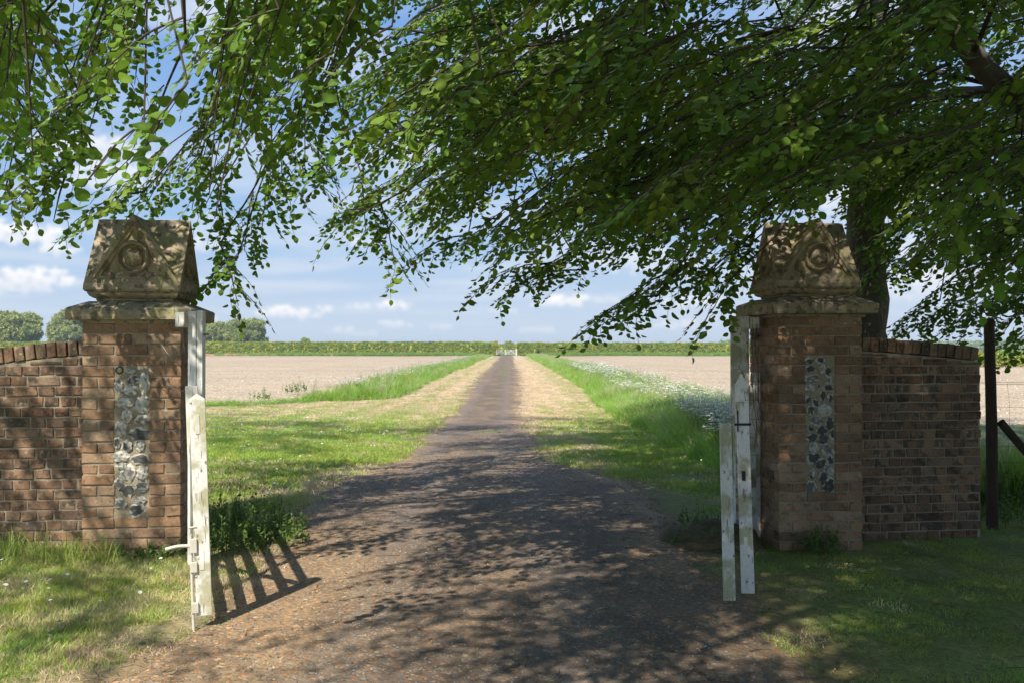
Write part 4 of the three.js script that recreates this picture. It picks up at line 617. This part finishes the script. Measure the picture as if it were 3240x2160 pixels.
function hedge(label, x0, x1, d, hgt, thick, per, seed, skew = 0) {
  const g = thing('hedge', label, 'hedge', [(x0 + x1) / 2, gh((x0 + x1) / 2, d), -d]), r = rng(seed), L = x1 - x0;
  part('core', box(L - 0.3, hgt - 0.1, thick - 0.3, 0).translate(0, hgt / 2 - 0.05, -thick / 2), hedgeCore, g);
  const m = HC.map(() => []), c = HC.map(() => []), n = Math.round(L * per);
  for (let k = 0; k < n; k++) {
    const x = (r() - 0.5) * L, f = r(); let y, z; if (f < 0.62) { y = r() * hgt; z = -0.1 * r() + 0.12 * n2(x * 0.9, y * 1.4); } else { y = hgt + 0.10 * n2(x * 0.25, seed) + 0.06 * n2(x * 0.9, 2) + 0.08 * r(); z = -r() * thick; }
    const i = k % 3; m[i].push(M4(V(x, y, z), qEuler(r() * 6, r() * 6, r() * 6), 0.8 + 0.5 * r())); const t = smooth(-0.2, 0.5, n2((x + seed * 31) * 0.35, y * 0.9) + 0.5 * (r() - 0.5)); const b = 0.75 + 0.5 * r(); c[i].push(col(...mix3([0.72, 0.92, 0.85], [1.08, 1.05, 0.8], t).map(v => v * b)));
  }
  for (let i = 0; i < 3; i++) stuff('foliage', '', '', HC[i], hedgeLeaf, m[i], c[i], g);
  for (const s of [-1, 1]) { const mm = [], cc = []; for (let k = 0; k < hgt * thick * 30; k++) { mm.push(M4(V(s * L / 2 + 0.1 * (r() - 0.5), r() * hgt, -r() * thick), qEuler(r() * 6, r() * 6, r() * 6), 1)); const b = 0.7 + 0.6 * r(); cc.push(col(1.1 * b, b, 0.8 * b)); } stuff('foliage', '', '', HC[0], hedgeLeaf, mm, cc, g); }
  return g;
}
hedge('long clipped green hedge across the ploughed field, nearer the lawn pillar', -112, -2.9, 184, 2.42, 1.6, 110, 1);
hedge('clipped hedge end block by the distant white gate', -6.0, -2.85, 178, 2.2, 3, 130, 4);
hedge('long clipped yellow-green hedge beyond the field behind cow parsley', 1.6, 70, 182, 2.25, 1.6, 110, 2);
hedge('yellow clipped hedge end block beside the white gate post', 1.0, 4.6, 178, 2.25, 3, 130, 5);
hedge('low hedge seen through the gap between the far hedges', -4, 3, 205, 2.0, 1.4, 60, 6);
hedge('low bright hedge beyond the wire stock fence', 34, 62, 78, 0.95, 1.2, 110, 3);
function farTree(label, px, topPx, widthPx, d, seed, group, squash = 1) {
  const k = d / F, x = (px - W / 2) * k, top = EYE + (HORIZON - topPx) * k, Rr = widthPx * k / 2, gy = gh(0, 200) - 0.1, r = rng(seed);
  const g = thing('tree', label, 'tree', [x, gy, -d], 0, group); const Hh = top - gy, cy = Hh * 0.55, ry = Hh * 0.47;
  part('trunk', tube([V(0, 0, 0), V(0.1, Hh * 0.3, 0), V(0, Hh * 0.6, 0.1)], Math.max(0.12, Hh * 0.035), Hh * 0.015, 8, 6), barkMat, g);
  for (let k2 = 0; k2 < 5; k2++) { const a = k2 * 1.3 + r(); part('limb', tube([V(0, Hh * 0.25, 0), V(Math.cos(a) * Rr * 0.4, Hh * 0.45, Math.sin(a) * Rr * 0.4), V(Math.cos(a) * Rr * 0.7, Hh * 0.6, Math.sin(a) * Rr * 0.7)], Hh * 0.015, Hh * 0.005, 6, 5), barkMat, g); }
  const lobes = []; for (let i = 0; i < 64; i++) { const a = r() * 6.28, u = r() * 1.7 - 0.75, q = Math.sqrt(Math.max(0, 1 - u * u * 0.8)); lobes.push([Math.cos(a) * q * Rr * mix(0.45, 0.82, r()), cy + u * ry * 0.76, Math.sin(a) * q * Rr * mix(0.45, 0.82, r()), mix(0.12, 0.3, r()) * Math.min(Rr, ry * 1.4)]); }
  const m = FC.map(() => []), c = FC.map(() => []), n = Math.round(Math.min(5200, 260 * Rr * ry / 3 + 500)), s = clamp(Hh / 11, 0.35, 1.1);
  for (let k2 = 0; k2 < n; k2++) { const l = lobes[Math.floor(r() * lobes.length)], a = r() * 6.28, u = r() * 2 - 1, q = Math.sqrt(1 - u * u), rr = l[3] * (0.75 + 0.35 * Math.pow(r(), 0.5)); const p = V(l[0] + Math.cos(a) * q * rr, l[1] + u * rr * 0.8 * squash, l[2] + Math.sin(a) * q * rr); if (p.y < 0.4) continue; if (p.y > Hh) p.y = Hh - r() * 0.3; const i = k2 % 3; m[i].push(M4(p, qEuler(r() * 6, r() * 6, r() * 6), s * (0.7 + 0.6 * r()))); const b = 0.75 + 0.5 * r(); c[i].push(col(b * (0.9 + 0.3 * r()), b, b * 0.9)); }
  for (let i = 0; i < 3; i++) stuff('crown', '', '', FC[i], farLeaf, m[i], c[i], g);
  return g;
}
farTree('big round tree above the weathered wall', 40, 986, 190, 260, 401);
farTree('loose-crowned tree just behind the lawn pillar cap', 240, 980, 190, 300, 402);
farTree('small low tree at the edge of the loose-crowned tree', 178, 1062, 60, 320, 410);
farTree('broad dark tree on the hedge line beside the cracked white post', 775, 1010, 150, 300, 403);
farTree('paler tree half hidden by the cracked white post', 672, 1020, 120, 310, 404);
farTree('small lone round tree peeping over the long hedge', 966, 1066, 32, 330, 405);
farTree('little tree over the gap above the distant gate', 1612, 1077, 36, 330, 406);
farTree('faint little tree just beyond the yellow hedge end', 1702, 1079, 32, 350, 407);
farTree('tiny treetop over the long hedge', 1445, 1081, 22, 340, 408);
{ // far wood at the right
  const r = rng(420), m = [], c = []; for (let k = 0; k < 5200; k++) { const x = mix(180, 480, r()), d = mix(720, 820, r()), y = -1 + 7.5 * Math.pow(r(), 0.7) * (0.8 + 0.25 * n2(x * 0.05, 4)); m.push(M4(V(x, y, -d), qEuler(r() * 6, r() * 6, r() * 6), 4.2)); const b = 0.7 + 0.5 * r(); c.push(col(b * 0.9, b, b * 1.15)); }
  stuff('far_wood', 'far-off wood on the skyline beyond the stock fence', 'wood', FC[0], farLeaf, m, c);
}
{ // soil thrown up along the hedge foot
  const list = []; const r = rng(430); for (let k = 0; k < 60; k++) { const x = mix(-100, -14, r()), g = new THREE.SphereGeometry(1, 8, 5); g.scale(1.2 + 2.4 * r(), 0.22 + 0.3 * r(), 0.6); g.translate(x, gh(x, 181) - 0.05, -181.3 - r()); list.push(roughen(g, 0.1, 1.5, k)); }
  structure('soil_bank', merge(list), mat(col(0.55, 0.35, 0.24), 0.95, T_field, 0.02));
}
console.log('far');

// ---------------------------------------------------------------- grass
function bladePatch(seed, n, rad, h0, h1, w, lean, seg = 2) {
  const r = rng(seed), pos = [], uv = [], idx = []; let b = 0;
  for (let i = 0; i < n; i++) {
    const a = r() * 6.283, q = rad * Math.sqrt(r()), x = Math.cos(a) * q, z = Math.sin(a) * q, h = mix(h0, h1, r()), yaw = r() * 6.283, C = Math.cos(yaw), S = Math.sin(yaw), l = lean * h * (0.2 + r()), la = r() * 6.283, ww = w * (0.6 + 0.6 * r());
    for (let k = 0; k <= seg; k++) { const t = k / seg, wx = ww * (k === seg ? 0.12 : 1 - 0.35 * t), ox = Math.cos(la) * l * t * t, oz = Math.sin(la) * l * t * t, y = h * t * (1 - 0.15 * lean * t); pos.push(x + ox - C * wx, y, z + oz - S * wx, x + ox + C * wx, y, z + oz + S * wx); uv.push(0, t, 1, t); if (k) idx.push(b, b + 1, b + 2, b + 2, b + 1, b + 3), b += 2; }
    b += 2;
  }
  return geoFrom(pos, uv, idx);
}
const grassMat = plain(0.38, 0.49, 0.11, 0.35), strawMat = plain(0.72, 0.58, 0.43, 0.25), tallMat = plain(0.30, 0.50, 0.085, 0.4);
const mown = [1, 2, 3].map(i => bladePatch(500 + i, 130, 0.14, 0.012, 0.042, 0.0019, 1.1)), mownFar = [1, 2].map(i => bladePatch(510 + i, 70, 0.22, 0.02, 0.055, 0.0045, 0.9));
const lawnDry = (x, d) => { const n = fbm(x * 0.7, d * 0.5, 4), m = n2(x * 2.6, d * 1.6); let dry = smooth(13, 32, d) * 0.72 + 0.35 * n + 0.12 * m; if (x > dr(d) && d > 11.5 && x < 1.3) dry += 0.45; if (d > 10) dry += 0.22 * Math.sin(x * 5.2 + 0.6 * n2(d * 0.05, 8)) * smooth(10, 25, d); return dry; };
{
  const r = rng(520), G = mown.map(() => ({ m: [], c: [], sm: [], sc: [] })), Fm = mownFar.map(() => ({ m: [], c: [], sm: [], sc: [] }));
  const put = (x, d, far) => {
    const e = Math.max(dl(d) - x, x - dr(d)); if (e < -0.05) return; if (x < tallL(d) || x > tallR(d)) return;
    const n = fbm(x * 0.7, d * 0.5, 4), edge = smooth(-0.1, d < 12 ? 0.75 : 0.5, e + 0.5 * n); if (r() > 0.12 + 0.88 * edge) return;
    const shadeSide = x > 0 && d < 11.5; if (shadeSide && r() > 0.30 + 0.25 * n) return;
    // nothing grows inside the masonry
    for (const [c, t] of [[pL, -PHI_L], [pR, -PHI_R]]) { const q = V(x - c[0], 0, -d - c[2]).applyAxisAngle(V(0, 1, 0), -t); if (Math.abs(q.x) < 0.4 && Math.abs(q.z) < 0.4) return; }
    if (x < pL[0] && Math.abs(d - (6.95 - 0.11 * (x - pL[0]))) < 0.13) return;
    const i = Math.floor(r() * (far ? 2 : 3)), o = far ? Fm[i] : G[i], dry = d < 12 ? (x > 0 ? 0.08 : 0.25 + 0.4 * n + 0.5 * (1 - edge)) : lawnDry(x, d), M = M4(V(x, gh(x, d) - 0.004, -d), qEuler((r() - 0.5) * 0.2, r() * 6.3, (r() - 0.5) * 0.2), V(1, (0.75 + 0.6 * r()) * (far ? 1 : shadeSide ? 0.75 : 0.8 + 0.7 * smooth(-0.2, 0.4, n)), 1)), b = 0.75 + 0.5 * r();
    if (r() < dry * 0.9) { o.sm.push(M); o.sc.push(col(b, b * (0.9 + 0.15 * r()), b * 0.9)); } else { const yel = far ? smooth(16, 34, d) : 0; o.m.push(M); o.c.push(col(b * (0.75 + 0.5 * r()) * (1 + 0.4 * yel), b * (1 + 0.05 * yel), b * (0.7 + 0.4 * r()) * (1 + 1.3 * yel))); }
  };
  for (let k = 0; k < 5200; k++) put(mix(-5.5, -1.3, r()), mix(3.4, 9.5, r()), false);
  for (let k = 0; k < 2600; k++) put(mix(1.0, 6, r()), mix(3.4, 11, r()), false);
  for (let k = 0; k < 3600; k++) put(mix(-8, -1.2, r()), mix(9, 15, r()), true);
  for (let k = 0; k < 5200; k++) put(mix(-13, -1, r()), mix(14, 29, r()), true);
  for (let k = 0; k < 2800; k++) put(mix(0.1, 4, r()), mix(10, 24, r()), true);
  for (let k = 0; k < 7500; k++) { const d = 23 + 95 * Math.pow(r(), 1.7); put(r() < 0.5 ? mix(-3.9, -1.3, r()) : mix(0.1, 2.9, r()), d, true); }
  const all = [...G.map((o, i) => [o, mown[i]]), ...Fm.map((o, i) => [o, mownFar[i]])];
  all.forEach(([o, g]) => { if (o.m.length) stuff('grass', 'short green mown grass of the lawn and verges', 'grass', g, grassMat, o.m, o.c); if (o.sm.length) stuff('dry_grass', 'dry straw-coloured mown grass of the verges', 'grass', g, strawMat, o.sm, o.sc); });
}
{ // tall grass of the field margins
  const tg = [1, 2, 3].map(i => bladePatch(530 + i, 60, 0.22, 0.22, 0.62, 0.0055, 0.6, 4)), tgs = bladePatch(540, 26, 0.25, 0.5, 0.85, 0.0022, 0.35, 3), r = rng(541), m = tg.map(() => []), c = tg.map(() => []), sm = [], sc = [];
  const put = (x, d, k) => { const inL = x < tallL(d) && x > lawnL(d) + 0.1, inR = x > tallR(d) && x < lawnR(d) - 0.1; if (!inL && !inR) return; const e = inR ? Math.min(x - tallR(d), 1) : Math.min(tallL(d) - x, 1), i = Math.floor(r() * 3), n = fbm(x * 0.5, d * 0.4, 3); const hs = (0.55 + 0.45 * smooth(0, 0.5, e)) * (0.85 + 0.4 * n + 0.2 * r()) * (inL ? 0.8 * mix(1, 0.45, smooth(-5.2, -7, x)) : 0.95) * k; if (inL && x < -6 && r() < 0.5) return; const b = 0.8 + 0.4 * r();
    const M = M4(V(x, gh(x, d) - 0.02, -d), qEuler((r() - 0.5) * 0.25, r() * 6.3, (r() - 0.5) * 0.25), V(1, hs, 1)); m[i].push(M); c[i].push(col(b * (0.8 + 0.5 * r()), b, b * (0.7 + 0.5 * r()))); if (r() < 0.16) { sm.push(M); sc.push(col(b, b, b)); } };
  for (let k = 0; k < 5200; k++) put(mix(2.4, 5.8, r()), mix(9.6, 30, r()), 1);
  for (let k = 0; k < 4200; k++) put(mix(2.4, 5.6, r()), 28 + 150 * Math.pow(r(), 1.6), 1);
  for (let k = 0; k < 5200; k++) put(mix(-9, -3.2, r()), 26.5 + 150 * Math.pow(r(), 1.8), 1);
  for (let i = 0; i < 3; i++) stuff('tall_grass', 'tall green grass of the uncut field margins', 'grass', tg[i], tallMat, m[i], c[i]);
  stuff('tall_grass', 'pale seeding grass stems of the uncut field margins', 'grass', tgs, strawMat, sm, sc);
  // weeds at the hedge foot
  const wm = [], wc = []; for (let k = 0; k < 1500; k++) { const x = r() < 0.62 ? mix(3, 72, r()) : mix(-60, -4, r()) * Math.pow(r(), 0.3); wm.push(M4(V(x, gh(x, 180), -179.5 - r() * 2), qEuler(0, r() * 6, 0), V(2.2, 0.9 + 0.6 * r(), 2.2))); const b = 0.7 + 0.4 * r(); wc.push(col(b, b, b * 1.2)); } stuff('hedge_weeds', 'rough green weeds along the hedge foot', 'weeds', tg[0], tallMat, wm, wc);
}
{ // cow parsley
  const r = rng(550), fl = [], st = []; 
  for (let k = 0; k < 3; k++) {}
  const umb = (seed) => { const q = rng(seed), l = []; for (let i = 0; i < 26; i++) { const a = q() * 6.28, rr = 0.045 * Math.sqrt(q()), s = 0.006 + 0.004 * q(); const g = new THREE.CircleGeometry(s, 5).rotateX(-Math.PI / 2 + (q() - 0.5)); g.translate(Math.cos(a) * rr, 0.012 * (1 - rr / 0.045) + 0.004 * q(), Math.sin(a) * rr); l.push(g); } return merge(l); };
  const plantF = [], plantS = []; for (let v = 0; v < 3; v++) { const q = rng(560 + v), F1 = [], S1 = []; for (let i = 0; i < 6; i++) { const a = q() * 6.28, rr = 0.08 + 0.14 * q(), y = 0.55 + 0.25 * q(); const u = umb(570 + v * 10 + i).translate(Math.cos(a) * rr, y, Math.sin(a) * rr); F1.push(u); S1.push(tube([V(0, 0, 0), V(Math.cos(a) * rr * 0.4, y * 0.6, Math.sin(a) * rr * 0.4), V(Math.cos(a) * rr, y, Math.sin(a) * rr)], 0.003, 0.0015, 3, 4)); } plantF.push(merge(F1)); plantS.push(merge(S1)); }
  const petal = mat(col(0.78, 0.79, 0.72), 0.9), stem = plain(0.2, 0.3, 0.08);
  const m = [[], [], []]; const put = (x, d, s) => { if ((x > tallR(d) + 0.25 && x < lawnR(d)) || (x < tallL(d) - 0.3 && x > lawnL(d))) m[Math.floor(r() * 3)].push(M4(V(x, gh(x, d), -d), qEuler((r() - 0.5) * 0.3, r() * 6.3, (r() - 0.5) * 0.3), V(s, s * (0.85 + 0.25 * r()), s))); };
  for (let k = 0; k < 300; k++) put(mix(2.75, 4.0, r()), mix(10.2, 14.5, r()), 0.85); for (let k = 0; k < 480; k++) put(mix(2.9, 5.2, r()), mix(10.5, 17, r()), 1); for (let k = 0; k < 420; k++) put(mix(3.2, 5.4, r()), mix(16, 60, r()), 0.95); for (let k = 0; k < 420; k++) put(mix(-8, -4, r()), mix(30, 110, Math.pow(r(), 1.5)), 0.9);
  for (let i = 0; i < 3; i++) { stuff('cow_parsley_flowers', 'white cow parsley umbels in the tall grass', 'flowers', plantF[i], petal, m[i]); stuff('cow_parsley_stems', 'thin green stems under the white umbels', 'stems', plantS[i], stem, m[i]); }
  // daisies on the lawn
  const dg = merge([new THREE.CircleGeometry(0.011, 8).rotateX(-Math.PI / 2 + 0.35).translate(0, 0.05, 0), tube([V(0, 0, 0), V(0, 0.05, 0)], 0.0012, 0.001, 3, 1)]), dm = []; const lawnAt = (x, d) => Math.max(dl(d) - x, x - dr(d)) > 0.5 && x > tallL(d) && x < tallR(d);
  const dd = (x, d) => { if (!lawnAt(x, d)) return; if (n2(x * 0.5 + 30, d * 0.4) < -0.1) return; dm.push(M4(V(x, gh(x, d), -d), qEuler((r() - 0.5) * 0.6, r() * 6, (r() - 0.5) * 0.6), 0.8 + 0.5 * r())); };
  for (let k = 0; k < 130; k++) dd(mix(-5, -1.6, r()), mix(3.5, 6.4, r())); for (let k = 0; k < 1500; k++) dd(mix(-12, -2, r()), mix(8, 25, r())); for (let k = 0; k < 260; k++) dd(mix(0.8, 2.7, r()), mix(10, 22, r()));
  stuff('daisies', 'small white daisies scattered over the lawn', 'flowers', dg, petal, dm);
}
{ // litter, stones and husks on the drive
  const r = rng(580), flake = leafGeo(0.3, 0.3, 0.05, true), stone = roughen(new THREE.IcosahedronGeometry(1, 1), 0.25, 1.2, 3).scale(1, 0.6, 0.8), fm = [], fc = [], sm = [], sc = [], tm = [];
  const spot = () => { const d = 3.3 + 10 * Math.pow(r(), 1.3); return [mix(dl(d) - 0.9, dr(d) + (d < 11 ? 3.2 : 0.9), r()), d]; };
  for (let k = 0; k < 60000; k++) { const [x, d] = spot(); const n = fbm(x * 1.1, d * 0.8, 3); if (r() > 0.2 + 0.8 * n + (x < -0.6 ? 0.35 : 0) + (x > 1.3 ? 0.3 : 0)) continue; const s = 0.006 + 0.016 * r() * r(); fm.push(M4(V(x, gh(x, d) + 0.013 + 0.003 * r(), -d), qEuler(Math.PI / 2 + (r() - 0.5) * 0.9, r() * 6.3, (r() - 0.5) * 0.5), V(s * 0.8, s, s))); const q = r(), b = 0.6 + 0.7 * r(); fc.push(q < 0.4 ? col(0.42 * b, 0.24 * b, 0.11 * b) : q < 0.75 ? col(0.5 * b, 0.36 * b, 0.2 * b) : col(0.2 * b, 0.13 * b, 0.08 * b)); }
  for (let k = 0; k < 14000; k++) { const d = 3.3 + 16 * Math.pow(r(), 1.4), x = mix(dl(d), dr(d), r()), s = 0.003 + 0.007 * r() * r(); sm.push(M4(V(x, gh(x, d) + 0.013, -d), qEuler(r(), r() * 6.3, r()), s)); const b = 0.12 + 0.28 * r() * r(); sc.push(col(b, b * 0.95, b * 0.9)); }
  for (let k = 0; k < 260; k++) { const [x, d] = spot(); tm.push(M4(V(x, gh(x, d) + 0.016, -d), qEuler(0.1 * (r() - 0.5), r() * 6.3, 0), V(1, 1, 0.5 + r()))); }
  const litter = new THREE.MeshStandardMaterial({ roughness: 0.9, side: THREE.DoubleSide });
  stuff('leaf_litter', 'brown beech husks and dead leaf scraps strewn over the drive', 'litter', flake, litter, fm, fc); stuff('gravel', 'small loose stones on the drive', 'gravel', stone, litter, sm, sc);
  stuff('twig_litter', 'fallen bits of twig on the drive', 'twigs', tube([V(0, 0, 0), V(0.008, 0.004, 0.06), V(-0.006, 0.002, 0.13)], 0.002, 0.001, 4, 4), twigMat, tm);
  // loose stones on the ploughed field
  const fs = [], fcc = []; for (let k = 0; k < 16000; k++) { const d = 20 + 60 * Math.pow(r(), 1.6), x = (r() - 0.5) * 1.3 * d; if (x > lawnL(d) - 0.1 && x < lawnR(d) + 0.1) continue; fs.push(M4(V(x, gh(x, d) - 0.065, -d), qEuler(r(), r() * 6, r()), 0.01 + 0.035 * r() * r())); const b = 0.35 + 0.4 * r(); fcc.push(col(b, b * 0.86, b * 0.68)); } stuff('field_stones', 'pale flints and clods on the ploughed field', 'stones', stone, litter, fs, fcc);
}
// ---------------------------------------------------------------- weeds
const weedLeaf = leafMat(0.17, 0.29, 0.05, 0.35);
function weed(name, label, x, d, rad, hgt, n, leafSize, seed, group) {
  const g = thing(name, label, 'plant', [x, gh(x, d), -d], 0, group), r = rng(seed), ls = [], st = [];
  for (let k = 0; k < n; k++) { const a = r() * 6.28, q = rad * Math.sqrt(r()), h = hgt * (0.4 + 0.6 * r()) * (1 - 0.4 * q / rad), bx = Math.cos(a) * q, bz = Math.sin(a) * q, lx = (r() - 0.5) * 0.3 * h, lz = (r() - 0.5) * 0.3 * h; st.push(tube([V(bx, -0.01, bz), V(bx + lx * 0.4, h * 0.6, bz + lz * 0.4), V(bx + lx, h, bz + lz)], 0.003, 0.0015, 4, 4));
    for (let j = 0; j < 7; j++) { const t = 0.25 + 0.75 * j / 6, s = leafSize * (0.6 + 0.6 * r()) * (1.1 - 0.5 * t); const gl = leafGeo(0.25, 0.35, 0.01, true).scale(s, s, s); gl.applyQuaternion(qEuler(Math.PI / 2 - 0.3 + (r() - 0.5) * 0.7, r() * 6.28, 0)); gl.translate(bx + lx * t * t, h * t, bz + lz * t * t); ls.push(gl); } }
  const f = part('foliage', merge(ls), weedLeaf, g); f.userData.kind = 'stuff'; const s2 = part('stems', merge(st), weedLeaf, g); s2.userData.kind = 'stuff'; return g;
}
{
  const G = (px, py) => { const p = ground(px, py); return [p.x, -p.z]; };
  [[720, 1740, 0.28, 0.3, 46, 0.055], [800, 1700, 0.3, 0.34, 46, 0.05], [870, 1720, 0.24, 0.24, 34, 0.06], [900, 1680, 0.2, 0.28, 26, 0.05], [760, 1660, 0.35, 0.4, 44, 0.045], [690, 1690, 0.3, 0.36, 40, 0.05]].forEach(([px, py, a, h, n, s], i) => weed('weed_clump', 'leafy green weed clump at the drive edge behind the drop-bolt gate', ...G(px, py), a, h, n, s, 600 + i, 'weeds behind the gate leaf'));
  [[430, 1760, 0.14, 0.16, 16, 0.05], [480, 1762, 0.14, 0.14, 16, 0.05], [530, 1758, 0.12, 0.2, 14, 0.045]].forEach(([px, py, a, h, n, s], i) => weed('low_weed', 'low leafy weed against the foot of the lawn pillar', ...G(px, py + 12), a, h, n, s, 620 + i, 'weeds at the lawn pillar foot'));
  [[2230, 1690, 0.26, 0.3, 34, 0.05], [2180, 1720, 0.2, 0.2, 24, 0.045], [2270, 1730, 0.2, 0.24, 24, 0.05]].forEach(([px, py, a, h, n, s], i) => weed('weed_clump', 'leafy weed clump on the mound beside the loose leaning board', ...G(px, py), a, h, n, s, 630 + i, 'weeds beside the leaning board'));
  [[2560, 1742, 0.12, 0.25, 14, 0.05], [2620, 1745, 0.12, 0.25, 14, 0.055]].forEach(([px, py, a, h, n, s], i) => weed('low_weed', 'ivy-like weed at the foot of the shaded pillar', ...G(px, py + 8), a, h, n, s, 640 + i, 'weeds at the shaded pillar foot'));
  [[3190, 1540, 0.35, 0.5, 50, 0.07], [3230, 1600, 0.4, 0.45, 50, 0.07], [3200, 1660, 0.3, 0.3, 40, 0.06], [3235, 1500, 0.35, 0.5, 40, 0.07]].forEach(([px, py, a, h, n, s], i) => weed('nettle_patch', 'bright green weeds growing behind the wire stock fence', ...G(px, py), a, h, n, s, 650 + i, 'weeds behind the stock fence'));
  [[545, 1265, 0.4, 0.5, 12, 0.1], [820, 1268, 0.4, 0.5, 16, 0.1], [915, 1245, 0.4, 0.5, 12, 0.1], [950, 1240, 0.4, 0.6, 12, 0.1]].forEach(([px, py, a, h, n, s], i) => weed('dock_plant', 'dock plant at the edge of the ploughed field', ...G(px, py), a, h, n, s, 660 + i, 'docks along the field edge'));
  const tuft = [1, 2].map(i => bladePatch(670 + i, 46, 0.09, 0.08, 0.27, 0.003, 0.6, 4));
  [[30, 1765], [70, 1755], [110, 1760], [160, 1768], [300, 1768], [330, 1772], [230, 1770], [10, 1750]].forEach(([px, py], i) => { const [x, d] = G(px, py + 14); const t = new THREE.Mesh(tuft[i % 2], grassMat); t.name = numbered('grass_tuft'); t.userData = { label: 'long grass tuft at the foot of the weathered wall', category: 'grass tuft', group: 'tufts at the wall foot' }; t.position.set(x, gh(x, d) - 0.01, -d); t.rotation.y = i; scene.add(t); });
  // mound at the right edge of the drive
  const [mx, md] = G(2250, 1720), mg = new THREE.SphereGeometry(1, 24, 12); mg.scale(0.42, 0.2, 0.36); structure('earth_mound', roughen(mg.translate(mx, gh(mx, md) - 0.03, -md), 0.04, 5, 2), mat(col(0.16, 0.13, 0.07), 0.95, T_lawn, 0.01));
  // dandelion clocks
  [[866, 1580], [845, 1578]].forEach(([px, py], i) => { const [x, d] = G(px, py), g = thing('dandelion_clock', 'pale dandelion seed head standing in the lawn', 'flower', [x, gh(x, d), -d], 0, 'dandelion clocks'); const h = i ? 0.06 : 0.15; part('stem', tube([V(0, 0, 0), V(0.004, h, 0)], 0.003, 0.002, 5, 2), weedLeaf, g); part('seed_head', new THREE.IcosahedronGeometry(0.02, 2).translate(0.004, h, 0), mat(col(0.7, 0.68, 0.6), 1), g); });
}
scene.fog = new THREE.FogExp2(new THREE.Color().setRGB(0.62, 0.72, 0.86), 0.0004);
scene.traverse(o => { if (o.isMesh) { o.castShadow = true; o.receiveShadow = true; } });
renderer.render(scene, camera);
